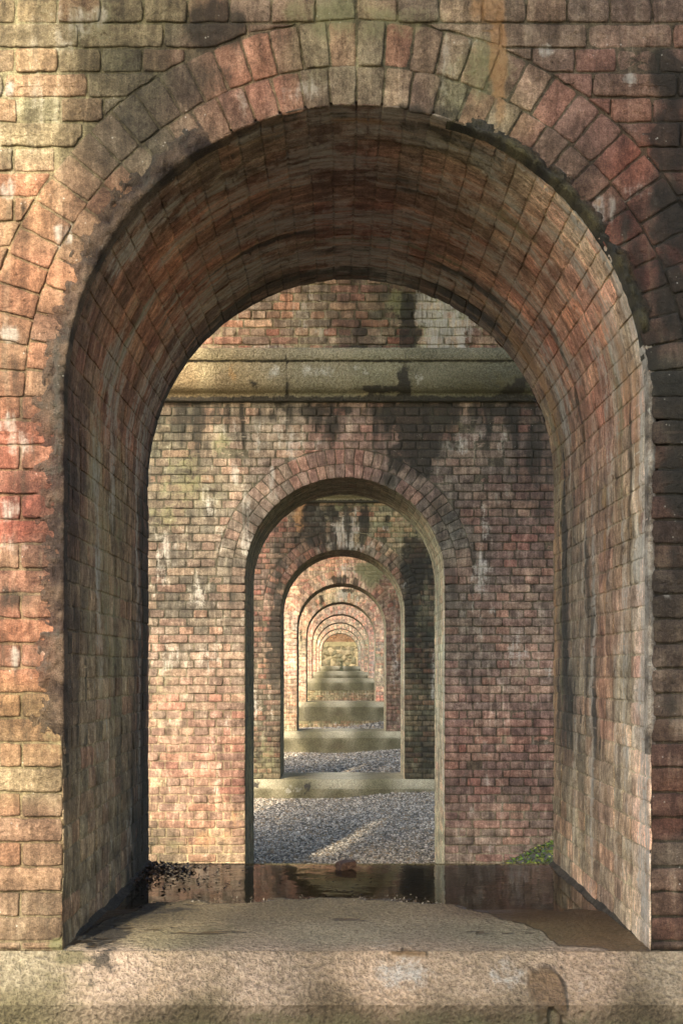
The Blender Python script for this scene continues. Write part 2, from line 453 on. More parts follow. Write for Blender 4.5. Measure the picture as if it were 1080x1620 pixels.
def finish(mb, fn, field, mortar=(104, 98, 74), warp=0.0, edge=0.30, mk=.5):
    """turn (u,v,w) + brick tint into positions, colours and masks"""
    V = np.concatenate(mb.v); C = np.concatenate(mb.col)
    u, v, w = V[:, 0], V[:, 1], V[:, 2]
    ism = C[:, 0] < 0
    tone = field.tone(u, v)
    msk, org = field.masks(u, v)
    lum = tone.mean(1, keepdims=True)
    bcol = C[:, :3] / BR.mean() * lum
    k = np.clip(C[:, 4:5] * field.vary, 0, 0.9)
    col = tone * (1 - k) + bcol * k
    col = col * (1 - edge * C[:, 3:4])
    mc = s2l(mortar); mcol = tone * (1 - mk) + (mc / mc.mean() * lum) * mk
    if field.dj is not None: mcol = mcol * field.dj(u, v)[:, None]
    col[ism] = mcol[ism] * 0.95
    # a relief of its own that old brick has
    w = w + (uvn(u, v, 14, 14, 71, 3) - 0.5) * warp
    pos = fn(u, v, w)
    out = MB()
    out.v = [pos]; out.f = mb.f; out.n = mb.n; out.sm = mb.sm
    out.col = [np.clip(col, 0.004, 0.85)]; out.msk = [msk]; out.aux = [np.stack([org, ism * 1.0, org * 0], 1)]
    out.uv = [np.stack([u, v], 1)]
    return out

CO = 0.0695; ST = 0.238; HE = 0.119; J = 0.006

def rows(v0, v1, phase=0.0):
    k0 = int(math.floor((v0 - phase) / CO)); out = []
    k = k0
    while phase + k * CO < v1:
        a = phase + k * CO; out.append((k, max(a, v0), min(a + CO, v1))); k += 1
    return [r for r in out if r[2] - r[1] > 0.02]

def face_bricks(mb, x0, xw, z0, z1, zsp, rad, ro, phase, jt=0.010, **kw):
    """English bond face with an arch cut out; x from x0-xw to x0+xw"""
    def emit(u0, u1, a, b, jl=0.5):
        j = jt / 2
        poly = [np.array(p) for p in ((u0 + j, a + j), (u1 - j, a + j), (u1 - j, b - j), (u0 + j, b - j))]
        cu, cv = (u0 + u1) / 2 - x0, (a + b) / 2 - zsp
        if (b + a) / 2 < zsp:
            s = 1 if cu > 0 else -1
            poly = clip_poly(poly, np.array([s, 0.0]), s * x0 + rad)
            if len(poly) < 3: return
            if b > zsp:
                pass
        else:
            # nearest corner region: cut by the tangent of the extrados
            L = math.hypot(cu, cv)
            for q in ((u0 - x0, a - zsp), (u1 - x0, a - zsp), (u0 - x0, b - zsp), (u1 - x0, b - zsp)):
                pass
            if L < ro + 0.3:
                nn = np.array([cu, cv]) / L
                poly = clip_poly(poly, nn, nn @ np.array([x0, zsp]) + ro + jt * 0.3)
        if len(poly) >= 3:
            A = np.array(poly); x, y = A[:, 0], A[:, 1]
            area = 0.5 * abs(np.dot(x, np.roll(y, 1)) - np.dot(y, np.roll(x, 1)))
            if area > 0.0011: brick_poly(mb, poly, None, None, **kw)
    for k, a, b in rows(z0, z1, phase):
        L = ST if k % 2 else HE
        if (a + b) / 2 < zsp:
            for s in (-1, 1):
                e = x0 + s * rad; first = True
                while abs(e - x0) < xw - 0.01:
                    l = L
                    if first and k % 2 == 0: l = HE
                    if (not first) and k % 2 == 0 and abs(abs(e - x0) - rad - HE) < 0.01: l = HE * 0.55
                    first = False
                    l = l * (1 + rng.normal(0, 0.02))
                    n_ = e + s * l
                    if abs(n_ - x0) > xw: n_ = x0 + s * xw
                    emit(min(e, n_), max(e, n_), a, b); e = n_
        else:
            e = x0 - xw - (HE * 0.5 if k % 2 == 0 else 0) - rng.random() * 0.01
            while e < x0 + xw:
                l = L * (1 + rng.normal(0, 0.02)); n_ = min(e + l, x0 + xw)
                if n_ - max(e, x0 - xw) > 0.03: emit(max(e, x0 - xw), n_, a, b)
                e = e + l

def ring_bricks(mb, x0, zsp, rad, th, n, jt=0.006, drop=0, **kw):
    """one ring of voussoirs round a semicircle"""
    ph = 0
    for i in range(n):
        a0 = pi * i / n; a1 = pi * (i + 1) / n
        j = jt / 2 / rad
        r0 = rad + rng.normal(0, 0.0015); r1 = rad + th - jt * 0.5
        p = []
        for rr, aa in ((r0, a0 + j), (r1, a0 + j * 0.8), (r1, a1 - j * 0.8), (r0, a1 - j)):
            p.append(np.array([x0 + rr * cos(aa), zsp + rr * sin(aa)]))
        # local frame brick: rotate so extents are aligned
        brick_poly_rot(mb, p, (a0 + a1) / 2, **kw)

def brick_poly_rot(mb, poly, ang, **kw):
    c = sum(poly) / 4; ca, sa = cos(-ang), sin(-ang)
    loc = [np.array([(p - c)[0] * ca - (p - c)[1] * sa, (p - c)[0] * sa + (p - c)[1] * ca]) for p in poly]
    brick_poly(mb, loc, None, None, **kw)
    if mb.v[-1] is None: return
    V = mb.v[-1]; ca, sa = cos(ang), sin(ang)
    x = V[:, 0] * ca - V[:, 1] * sa + c[0]; y = V[:, 0] * sa + V[:, 1] * ca + c[1]
    V[:, 0] = x; V[:, 1] = y

def lining_bricks(mb, depth, stot, jt=0.005, **kw):
    n = int(round(stot / CO)); h = stot / n
    for k in range(n):
        L = ST if k % 2 else HE; e = -0.0
        first = True
        while e < depth - 0.005:
            l = L * (1 + rng.normal(0, 0.02))
            if first and k % 2 == 0: l = HE
            first = False
            n_ = min(e + l, depth)
            if depth - n_ < 0.05: n_ = depth
            j = jt / 2
            brick_poly(mb, [(e + j * (e > 0.01), k * h + j), (n_ - j * (n_ < depth - .01), k * h + j), (n_ - j * (n_ < depth - .01), (k + 1) * h - j), (e + j * (e > 0.01), (k + 1) * h - j)],
                       None, None, **kw)
            e = n_

# ------------------------------------------------------------------ weathering and painted light of each pier
def PX(px, py, d):
    x, z = P(px, py, d); return x, z
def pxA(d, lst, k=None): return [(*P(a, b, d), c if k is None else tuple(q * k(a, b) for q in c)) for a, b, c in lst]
def pxB(d, lst): return [(k, *P(a, b, d), ra * d / F, rb * d / F, st) for k, a, b, ra, rb, st in lst]

D1 = YF[1]
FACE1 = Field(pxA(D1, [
    (40, 40, (150, 135, 100)), (60, 180, (158, 142, 108)), (180, 60, (120, 112, 84)), (250, 120, (98, 90, 72)), (240, 20, (120, 110, 82)),
    (40, 330, (172, 122, 84)), (30, 450, (176, 108, 72)), (110, 330, (150, 108, 82)), (200, 230, (104, 92, 80)),
    (30, 600, (165, 106, 74)), (30, 720, (168, 84, 64)), (35, 800, (165, 66, 50)), (40, 900, (150, 98, 74)),
    (40, 1020, (166, 92, 62)), (40, 1130, (158, 116, 70)), (50, 1230, (160, 134, 96)), (50, 1330, (162, 112, 82)), (50, 1440, (140, 106, 80)),
    (85, 600, (110, 84, 72)), (85, 850, (112, 74, 66)),
    (330, 130, (98, 78, 68)), (400, 80, (150, 104, 92)), (410, 150, (158, 96, 80)), (450, 80, (140, 92, 78)), (500, 90, (150, 132, 104)), (600, 100, (140, 126, 104)),  # top-centre tones, here and below, carry painted sunlight
    (570, 60, (138, 128, 96)), (700, 80, (128, 108, 92)), (680, 140, (120, 98, 88)), (750, 130, (136, 124, 94)), (800, 150, (128, 112, 84)), (870, 100, (128, 98, 90)), (950, 90, (126, 88, 84)),
    (900, 40, (128, 100, 92)), (650, 20, (130, 104, 90)), (430, 20, (140, 110, 96)), (900, 170, (128, 92, 86)), (960, 160, (130, 84, 78)),
    (880, 220, (120, 84, 74)), (940, 300, (130, 84, 72)), (1000, 270, (142, 66, 48)), (970, 370, (128, 66, 54)), (1020, 340, (100, 60, 54)),
    (1010, 400, (138, 66, 56)), (1020, 480, (112, 76, 66)), (1050, 520, (104, 68, 62)),
    (1050, 620, (84, 78, 72)), (1060, 750, (78, 66, 64)), (1060, 850, (96, 66, 58)), (1050, 950, (92, 74, 66)), (1060, 1050, (108, 82, 74)),
    (1060, 1180, (104, 70, 60)), (1060, 1260, (118, 66, 52)), (1050, 1330, (92, 80, 76)), (1060, 1400, (94, 76, 68)), (1060, 1470, (98, 78, 66))], lambda a, b: .86 if a < 260 else .84 if a > 1000 else 1.0),  # left tones lowered to temper the sun there
    pxB(D1, [('d', 330, 25, 50, 45, .75), ('d', 160, 60, 70, 40, .35), ('d', 255, 150, 60, 50, .35), ('d', 330, 115, 40, 40, .45), ('d', 1065, 120, 40, 50, .9), ('d', 1075, 200, 45, 60, .8), ('d', 1055, 215, 25, 30, .9), ('d', 1080, 330, 50, 60, .75),  # top-left dark blobs: foliage shade put into the mask
             ('d', 985, 340, 16, 45, .55), ('d', 1010, 410, 60, 110, .30), ('d', 950, 280, 40, 60, .22), ('d', 1010, 430, 14, 80, .6), ('d', 1050, 430, 30, 60, .6), ('d', 1085, 480, 40, 60, .8),
             ('d', 1075, 620, 35, 60, .75), ('d', 1078, 760, 30, 70, .7), ('d', 1080, 900, 25, 60, .6), ('d', 1030, 560, 18, 60, .55), ('d', 1025, 680, 12, 120, .45), ('d', 1060, 1120, 18, 30, .45),
             ('d', 690, 175, 70, 14, .5), ('d', 820, 235, 50, 18, .5), ('d', 25, 945, 50, 22, .5), ('d', 60, 1060, 40, 20, .35), ('d', 90, 700, 12, 200, .45), ('d', 100, 520, 10, 90, .55),
             ('d', 130, 390, 16, 60, .4), ('d', 85, 1480, 12, 40, .5),
             ('g', 560, 40, 120, 40, .45), ('g', 760, 120, 60, 50, .5), ('g', 130, 50, 90, 60, .45), ('g', 80, 1170, 25, 60, .5), ('g', 500, 120, 60, 30, .35), ('g', 95, 1500, 20, 12, 1.1), ('g', 1040, 520, 40, 30, .3),
             ('l', 60, 60, 60, 40, .35), ('l', 120, 40, 40, 30, .4), ('l', 40, 220, 50, 60, .35), ('l', 380, 160, 30, 30, .4), ('l', 700, 110, 40, 60, .4), ('l', 430, 60, 40, 30, .3), ('l', 480, 140, 60, 30, .35),
             ('l', 30, 700, 30, 30, .45), ('l', 100, 370, 14, 14, .9), ('l', 20, 860, 25, 20, .4), ('l', 955, 330, 25, 20, .5), ('l', 1000, 300, 20, 16, .3),
             ('o', 790, 100, 12, 90, 1.0), ('o', 770, 20, 26, 30, .6), ('o', 745, 15, 12, 30, .6), ('o', 40, 400, 60, 70, .25), ('o', 944, 320, 8, 8, .6)]),
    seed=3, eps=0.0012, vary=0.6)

# archway lining of the near pier; u = depth 0..1.6, v = distance along the opening from the left foot
HJ = lambda zs: ZSP - zs
H1 = HJ(ZSILL[1]); AL = pi * R; S1 = 2 * H1 + AL
LIFT = 1.0
def LA(lst): return [(u * DEP[1], t if isinstance(t, float) else t, c) for u, t, c in lst]
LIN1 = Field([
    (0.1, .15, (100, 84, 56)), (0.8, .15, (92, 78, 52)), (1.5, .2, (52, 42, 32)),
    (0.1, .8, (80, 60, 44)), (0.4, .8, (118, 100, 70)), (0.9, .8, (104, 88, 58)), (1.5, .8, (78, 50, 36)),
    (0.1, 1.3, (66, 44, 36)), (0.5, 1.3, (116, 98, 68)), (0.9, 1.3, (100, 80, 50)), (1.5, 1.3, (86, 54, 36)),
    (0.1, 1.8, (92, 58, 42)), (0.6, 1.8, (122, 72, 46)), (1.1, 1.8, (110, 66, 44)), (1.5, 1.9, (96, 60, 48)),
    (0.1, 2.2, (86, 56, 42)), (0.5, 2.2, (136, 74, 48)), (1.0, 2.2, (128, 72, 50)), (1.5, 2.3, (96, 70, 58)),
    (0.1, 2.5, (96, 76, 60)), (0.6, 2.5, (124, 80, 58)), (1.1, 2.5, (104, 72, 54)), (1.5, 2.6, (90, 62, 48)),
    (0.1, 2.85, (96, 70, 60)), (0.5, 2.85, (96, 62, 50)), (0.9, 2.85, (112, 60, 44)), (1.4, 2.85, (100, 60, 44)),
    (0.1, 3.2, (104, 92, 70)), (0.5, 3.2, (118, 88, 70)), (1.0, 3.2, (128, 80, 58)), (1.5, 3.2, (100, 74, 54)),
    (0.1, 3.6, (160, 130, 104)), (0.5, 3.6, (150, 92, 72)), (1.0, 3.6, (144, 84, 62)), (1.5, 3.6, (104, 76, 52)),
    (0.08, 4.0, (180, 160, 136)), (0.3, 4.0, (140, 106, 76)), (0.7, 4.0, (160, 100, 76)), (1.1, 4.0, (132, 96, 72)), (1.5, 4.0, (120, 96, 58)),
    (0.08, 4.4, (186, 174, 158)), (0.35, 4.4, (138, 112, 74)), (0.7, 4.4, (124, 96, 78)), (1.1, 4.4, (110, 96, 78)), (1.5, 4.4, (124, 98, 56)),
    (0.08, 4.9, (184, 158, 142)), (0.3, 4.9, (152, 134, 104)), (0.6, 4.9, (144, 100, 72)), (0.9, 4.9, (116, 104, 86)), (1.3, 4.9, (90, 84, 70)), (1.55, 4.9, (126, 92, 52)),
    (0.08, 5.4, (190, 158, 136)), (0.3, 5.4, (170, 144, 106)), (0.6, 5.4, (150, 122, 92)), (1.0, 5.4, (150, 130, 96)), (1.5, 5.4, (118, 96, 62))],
    [('d', 0.03, 1.0, .06, 1.2, .5), ('d', 1.2, .5, .12, .7, .55), ('d', 1.45, .8, .12, 1.0, .75), ('d', 1.5, .05, .4, .2, .9), ('d', 1.58, 1.9, .08, .7, .85), ('d', 1.0, 1.7, .05, .5, .5),
     ('d', .02, 2.0, .08, .8, .7), ('d', 0.05, 2.6, .1, .4, .5), ('d', .7, 2.5, .3, .2, .4), ('d', 1.55, 2.9, .12, .7, .55), ('d', .1, 3.15, .12, .25, .45), ('d', 1.2, 2.85, .2, .2, .35), ('d', 1.5, 3.4, .1, .3, .6),
     ('d', .95, 3.9, .04, .35, .6), ('d', 1.3, 4.9, .12, .5, .65), ('d', .9, 4.7, .1, .4, .45), ('d', .25, 4.35, .04, .4, .5), ('d', 1.05, 5.2, .06, .4, .45), ('d', 1.15, 4.3, .1, .3, .4), ('d', .5, 3.0, .2, .1, .35),
     ('l', .5, 1.1, .06, .5, .5), ('l', 1.3, 1.6, .04, .6, .75), ('l', .75, .3, .1, .3, .4), ('l', 1.35, .5, .03, .5, .6), ('l', 1.1, .2, .15, .2, .45),
     ('l', .3, 2.7, .2, .12, .5), ('l', .8, 2.75, .2, .08, .5), ('l', .6, 3.0, .4, .12, .5), ('l', 1.2, 3.0, .2, .2, .4), ('l', .2, 3.3, .2, .2, .4), ('l', .9, 3.4, .3, .15, .35),
     ('l', .05, 4.1, .06, .8, 1.1), ('l', .08, 4.8, .07, .9, 1.1), ('l', .32, 4.8, .05, .5, .6), ('l', .8, 4.9, .04, .7, .8), ('l', .95, 4.6, .04, .4, .55), ('l', .55, 4.2, .03, .4, .5), ('l', .45, 5.0, .05, .3, .5), ('l', .7, 5.3, .3, .3, .3), ('l', 1.15, 5.3, .06, .3, .45),
     ('o', .1, 2.85, .025, .10, .9), ('o', .28, 4.0, .05, .2, .75), ('o', .16, 4.25, .04, .3, .8), ('o', 1.4, 3.7, .06, .4, .75), ('o', .62, 4.55, .03, .3, .55), ('o', 1.56, 4.7, .03, .7, .6), ('o', 1.28, 1.1, .03, .5, .5), ('o', .4, 2.3, .25, .25, .35), ('o', .9, 2.4, .3, .15, .3), ('o', .5, 4.9, .06, .6, .35),
     ('g', .7, .9, .4, .8, .4), ('g', 1.4, 4.3, .15, .7, .5), ('g', .6, 4.3, .15, .2, .4), ('g', .15, 3.2, .2, .2, .5), ('g', 1.3, 2.1, .2, .3, .3)],
    seed=21, eps=0.006, vary=0.45, flow=(13, 0.9))
LIN1.a = [(a, b, c * (2.35 if b < 4 else 1.5)) for a, b, c in LIN1.a]  # tones lifted in place of fill light under the arch

D2 = YF[2]
FACE2 = Field(pxA(D2, [
    (270, 680, (110, 104, 80)), (350, 700, (150, 132, 110)), (300, 760, (118, 108, 84)), (370, 760, (158, 136, 116)), (450, 690, (158, 136, 114)), (530, 680, (138, 100, 88)), (600, 670, (134, 96, 86)),
    (280, 850, (112, 100, 84)), (360, 880, (118, 102, 88)), (300, 950, (112, 98, 84)), (360, 980, (140, 114, 96)), (290, 1040, (158, 130, 112)), (360, 1060, (160, 122, 100)),
    (260, 1120, (170, 126, 102)), (350, 1130, (168, 112, 88)), (300, 1200, (176, 112, 88)), (360, 1230, (172, 102, 78)), (300, 1270, (176, 114, 84)), (360, 1290, (186, 118, 80)), (260, 1330, (140, 108, 72)), (340, 1340, (188, 140, 88)),
    (400, 780, (150, 132, 118)), (450, 745, (144, 112, 98)), (500, 730, (148, 92, 80)), (560, 720, (146, 96, 84)), (600, 740, (130, 92, 84)), (640, 770, (104, 88, 84)), (690, 830, (88, 84, 80)), (720, 880, (98, 88, 80)), (380, 830, (134, 112, 98)),
    (700, 680, (114, 92, 84)), (760, 720, (108, 86, 78)), (780, 800, (106, 78, 70)), (840, 680, (88, 66, 60)), (845, 760, (90, 64, 58)), (810, 860, (124, 78, 70)), (850, 880, (130, 84, 76)), (740, 900, (110, 84, 76)),
    (720, 960, (108, 90, 80)), (800, 960, (130, 92, 80)), (850, 980, (130, 96, 84)), (740, 1030, (116, 92, 84)), (820, 1040, (142, 104, 90)), (740, 1100, (134, 92, 82)), (830, 1100, (142, 92, 80)),
    (730, 1180, (146, 84, 68)), (820, 1180, (136, 80, 68)), (740, 1250, (130, 84, 70)), (830, 1250, (124, 80, 68)), (740, 1320, (150, 108, 82)), (830, 1300, (136, 98, 74)), (800, 1345, (156, 112, 84)),
    (900, 900, (110, 80, 70)), (180, 900, (130, 110, 90))], lambda a, b: .80 if a < 400 else .93),  # left tones lowered against the sun falling on them
    pxB(D2, [('d', 662, 690, 30, 60, 1.7), ('d', 655, 650, 40, 20, 1.3), ('d', 640, 650, 40, 15, .8), ('d', 500, 648, 60, 9, .8), ('d', 300, 660, 50, 14, .45), ('d', 780, 650, 60, 10, .7), ('d', 570, 652, 60, 8, .6), ('d', 850, 720, 24, 60, .7), ('d', 800, 740, 30, 25, .45),
             ('d', 690, 660, 25, 20, .6), ('d', 850, 800, 20, 40, .5), ('d', 250, 1340, 16, 25, .6), ('d', 790, 800, 14, 50, .35), ('d', 285, 690, 18, 20, .45), ('d', 610, 755, 26, 16, .4), ('d', 690, 800, 22, 30, .45), ('d', 720, 920, 16, 50, .35), ('d', 280, 960, 30, 50, .35), ('d', 370, 940, 14, 40, .35), ('d', 780, 1200, 26, 12, .35), ('d', 830, 1220, 16, 10, .3),
             ('g', 350, 700, 20, 30, .5), ('g', 290, 740, 40, 70, .45), ('g', 700, 660, 30, 30, .5), ('g', 330, 790, 50, 40, .4), ('g', 820, 920, 40, 30, .3), ('g', 270, 1340, 40, 12, .4), ('g', 820, 1060, 18, 30, .35),
             ('l', 330, 790, 14, 60, .5), ('l', 370, 690, 30, 40, .45), ('l', 450, 690, 40, 30, .45), ('l', 350, 850, 14, 30, .4), ('l', 395, 800, 14, 50, .5), ('l', 395, 860, 12, 30, .55), ('l', 765, 760, 10, 120, .25), ('l', 760, 900, 12, 50, .45), ('l', 740, 700, 30, 16, .4),
             ('l', 320, 945, 30, 24, .22), ('l', 260, 1060, 14, 60, .5), ('l', 300, 1040, 50, 24, .4), ('l', 820, 1020, 14, 26, .45), ('l', 350, 1180, 40, 60, .25), ('l', 780, 1340, 30, 14, .3), ('l', 430, 780, 20, 16, .4), ('l', 250, 900, 12, 60, .35),
             ('o', 370, 1310, 24, 30, .45), ('o', 330, 1330, 50, 20, .5), ('o', 290, 1345, 50, 12, .4), ('o', 730, 1250, 14, 16, .3), ('o', 575, 650, 14, 12, .5), ('o', 510, 645, 10, 10, .5), ('o', 720, 1180, 16, 12, .3)]),  # orange at the left foot: warm reflected glow put into the colour
    seed=41, eps=0.006, vary=0.8)

D3 = YF[3]
FACE3 = Field(pxA(D3, [
    (490, 830, (96, 86, 76)), (540, 820, (120, 112, 96)), (600, 830, (138, 132, 98)), (630, 850, (140, 134, 92)), (450, 880, (98, 78, 74)), (480, 890, (120, 84, 78)), (620, 880, (130, 106, 92)),
    (420, 950, (106, 78, 78)), (420, 1010, (112, 84, 80)), (420, 1070, (116, 94, 84)), (420, 1130, (104, 92, 80)), (425, 1190, (98, 84, 68)), (430, 1220, (104, 94, 68)), (435, 990, (96, 74, 70)), (410, 850, (110, 74, 72)),
    (660, 900, (70, 72, 58)), (660, 1000, (66, 70, 56)), (680, 950, (84, 84, 68)), (660, 1090, (86, 84, 60)), (680, 1150, (82, 80, 60)), (660, 1200, (76, 72, 52)), (640, 1150, (98, 94, 66)), (350, 1000, (110, 80, 70)), (740, 1000, (90, 80, 66))]),
    pxB(D3, [('d', 495, 830, 14, 40, 1.4), ('d', 525, 810, 8, 18, .8), ('d', 576, 830, 8, 38, 1.0), ('d', 540, 870, 30, 10, .5), ('d', 470, 850, 14, 16, .6), ('d', 437, 1000, 10, 70, 1.5), ('d', 440, 900, 10, 60, .6), ('d', 430, 1060, 8, 30, .8),
             ('d', 655, 890, 16, 44, 1.5), ('d', 650, 960, 10, 100, .75), ('d', 675, 1040, 10, 80, .6), ('d', 670, 1180, 16, 50, .5), ('d', 420, 1190, 18, 20, .45), ('d', 680, 900, 14, 40, .6), ('d', 405, 900, 8, 30, .4), ('d', 460, 1200, 8, 20, .5),
             ('g', 610, 830, 34, 30, .45), ('g', 670, 1000, 30, 120, .3), ('g', 420, 1200, 30, 30, .45), ('g', 660, 1180, 30, 50, .4), ('g', 545, 800, 14, 8, .6),
             ('l', 503, 830, 8, 30, .7), ('l', 545, 835, 20, 25, 1.0), ('l', 550, 865, 34, 9, .6), ('l', 520, 860, 12, 14, .6), ('l', 600, 860, 20, 14, .4), ('l', 430, 1090, 8, 40, .5), ('l', 685, 1080, 8, 60, .45), ('l', 455, 900, 8, 16, .5), ('l', 405, 1120, 16, 20, .5), ('l', 425, 1130, 20, 14, .4), ('l', 640, 925, 6, 6, .8),
             ('o', 474, 818, 9, 18, 1.6), ('o', 664, 862, 8, 10, .6)]),
    seed=61, eps=0.02, vary=0.9)

def far_field(k):
    """palette of the piers further back: pinkish brick, yellower by the foot, some lime"""
    sd_ = 100 + 13 * k; r = np.random.default_rng(sd_)
    g = 1.0 + 0.05 * (k - 4)  # paler pier by pier: open far light put into the tone
    an = []
    for z in np.linspace(ZSILL[k], 2.1, 6):
        for x in (-1.6, -0.95, 0, 1.05, 1.7):
            c = np.array([(206, 158, 142), (190, 166, 142), (208, 168, 150), (182, 152, 132), (202, 142, 124)][r.integers(5)]) * g
            if x > 0.9 and k == 4: c = np.array((124, 96, 84))
            if x < -.5: c = c * .86  # left strip darkened to temper the sun on it
            an.append((x, z, tuple(np.clip(c + r.normal(0, 7, 3), 30, 225))))
    bl = []
    for _ in range(7):
        x = r.choice([-1.2, 1.2, 0, .4, -.5]) + r.normal(0, .15); z = r.uniform(-.6, 1.9)
        bl.append((r.choice(['l', 'l', 'g', 'd', 'o']), x, z, r.uniform(.08, .2), r.uniform(.15, .6), r.uniform(.35, .6)))
    if k == 4:
        d = YF[4]
        bl += pxB(d, [('d', 530, 918, 10, 6, .9), ('d', 545, 916, 8, 7, .8), ('d', 562, 922, 5, 9, .9), ('o', 524, 912, 8, 10, .7), ('g', 590, 905, 22, 24, .8), ('d', 605, 940, 8, 14, .4), ('l', 550, 900, 14, 12, .5), ('l', 465, 1000, 5, 60, .5), ('l', 625, 1020, 7, 80, .45), ('d', 622, 960, 6, 20, .5)])
    if k == 5:
        d = YF[5]
        bl += pxB(d, [('l', 540, 944, 9, 12, .8), ('d', 508, 945, 4, 14, .9), ('d', 550, 935, 10, 4, .8), ('g', 478, 1000, 4, 20, .6), ('d', 476, 1000, 2, 10, .7), ('o', 520, 935, 14, 6, .5), ('l', 560, 950, 10, 14, .5)])
    return Field(an, bl, seed=sd_, eps=0.03, vary=0.8)

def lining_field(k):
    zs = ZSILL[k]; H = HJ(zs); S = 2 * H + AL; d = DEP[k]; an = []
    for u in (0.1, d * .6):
        for t, c in ((.05, (92, 88, 64)), (.2, (84, 80, 60)), (.35, (98, 86, 66)), (.5, (112, 92, 74)), (.65, (170, 156, 128)), (.78, (196, 186, 160)), (.88, (196, 170, 140)), (.97, (186, 166, 128))):  # left reveal dark, right pale: side light put into the tone
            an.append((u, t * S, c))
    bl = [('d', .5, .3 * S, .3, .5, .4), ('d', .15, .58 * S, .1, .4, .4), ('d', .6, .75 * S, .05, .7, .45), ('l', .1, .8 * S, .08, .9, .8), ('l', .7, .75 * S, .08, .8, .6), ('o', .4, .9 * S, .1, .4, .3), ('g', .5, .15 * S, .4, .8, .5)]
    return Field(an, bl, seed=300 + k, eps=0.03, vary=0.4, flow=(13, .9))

def granite_field(k):
    zs = ZSILL[k]
    f = Field([(-1.5, zs, (190, 180, 148)), (0, zs, (200, 190, 160)), (1.5, zs, (188, 178, 146)), (0, zs - .17, (112, 106, 74)), (-1, zs - .17, (108, 102, 72)), (1, zs - .17, (112, 106, 74)), (0, zs - .27, (116, 106, 76)), (-.5, zs - .2, (112, 106, 74)), (.5, zs - .2, (112, 106, 74)), (-1, zs - .06, (194, 184, 154)), (1, zs - .06, (194, 184, 154)), (0, zs - .06, (200, 190, 160)), (0, zs - .4, (132, 124, 88))],  # pale upward chamfer, dark olive face: sky light and moss in the tone
                 [('g', x, zs - .3, .5, .12, .3) for x in (-.9, .3, 1.2)], seed=400 + k, eps=.002); f.warp = .06; f.wb = (.98, .95, .84); f.desat = .22
    return f

_r = np.random.default_rng(4242)
for _ in range(34):
    x = _r.uniform(-1.85, 1.95); FACE2.b.append(('d', x, 2.2 - _r.uniform(0, .12), _r.uniform(.02, .07), _r.uniform(.05, .38), _r.uniform(.45, .85)))
for _ in range(14):
    x = _r.uniform(-1.8, 1.9); FACE2.b.append(('l', x, _r.uniform(-.5, 2.1), _r.uniform(.015, .05), _r.uniform(.03, .14), _r.uniform(.5, .9)))
for _ in range(16):
    x = _r.uniform(-1.7, 1.9); FACE2.b.append((_r.choice(['d', 'g']), x, _r.uniform(-1.2, 1.9), _r.uniform(.04, .14), _r.uniform(.06, .3), _r.uniform(.3, .5)))
for _ in range(26):
    x = _r.uniform(-1, 1.1); FACE3.b.append((_r.choice(['d', 'd', 'l']), x, _r.uniform(.9, 2.2), _r.uniform(.02, .06), _r.uniform(.08, .3), _r.uniform(.45, .85)))
for _ in range(22):
    x = _r.choice([_r.uniform(-.95, -.5), _r.uniform(.3, .95)]); z = _r.uniform(-.7, 1.85)
    if x > .2 and z < .9: x = _r.uniform(.89, .96)
    if x < 0 and z < 1.2: x = _r.uniform(-.95, -.8)
    FACE1.b.append((_r.choice(['d', 'l', 'l']), x, z, _r.uniform(.012, .035), _r.uniform(.012, .04), _r.uniform(.45, .75)))
for _ in range(60):
    LIN1.b.append(('l', _r.uniform(.05, 1.5), _r.uniform(1.6, 4.0), _r.uniform(.03, .12), _r.uniform(.10, .32), _r.uniform(.5, .9)))
for _ in range(26):
    LIN1.b.append((_r.choice(['d', 'd', 'g']), _r.uniform(.05, 1.5), _r.uniform(.1, 5.4), _r.uniform(.02, .07), _r.uniform(.12, .5), _r.uniform(.4, .7)))
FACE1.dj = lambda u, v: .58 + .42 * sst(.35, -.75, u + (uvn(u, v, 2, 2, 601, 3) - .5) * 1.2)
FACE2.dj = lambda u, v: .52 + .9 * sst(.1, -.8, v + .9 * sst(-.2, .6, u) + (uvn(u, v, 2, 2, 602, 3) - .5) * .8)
FACE3.dj = lambda u, v: .4 + .5 * uvn(u, v, 3, 3, 603, 3)
FACE1.warp = .5; FACE1.amp = 1.3; FACE2.amp = 1.9; FACE3.amp = 1.7; LIN1.warp = .8; LIN1.amp = 2.0; LIN1.desat = .38; LIN1.vary = .5; LIN1.wb = (.95, .99, .93); FACE2.desat = .50; FACE2.vary = .55; FACE2.wb = (1.14, 1.20, 1.08); FACE2.base = (0, .06, 0, 0)
# ------------------------------------------------------------------ pier builder
def arch_outline(rad, zs, n=40):
    """points of the opening from left foot, over the crown, to the right foot"""
    pts = [(X0 - rad, zs)]
    for i in range(n + 1):
        a = pi - pi * i / n; pts.append((X0 + rad * cos(a), ZSP + rad * sin(a)))
    pts.append((X0 + rad, zs)); return pts

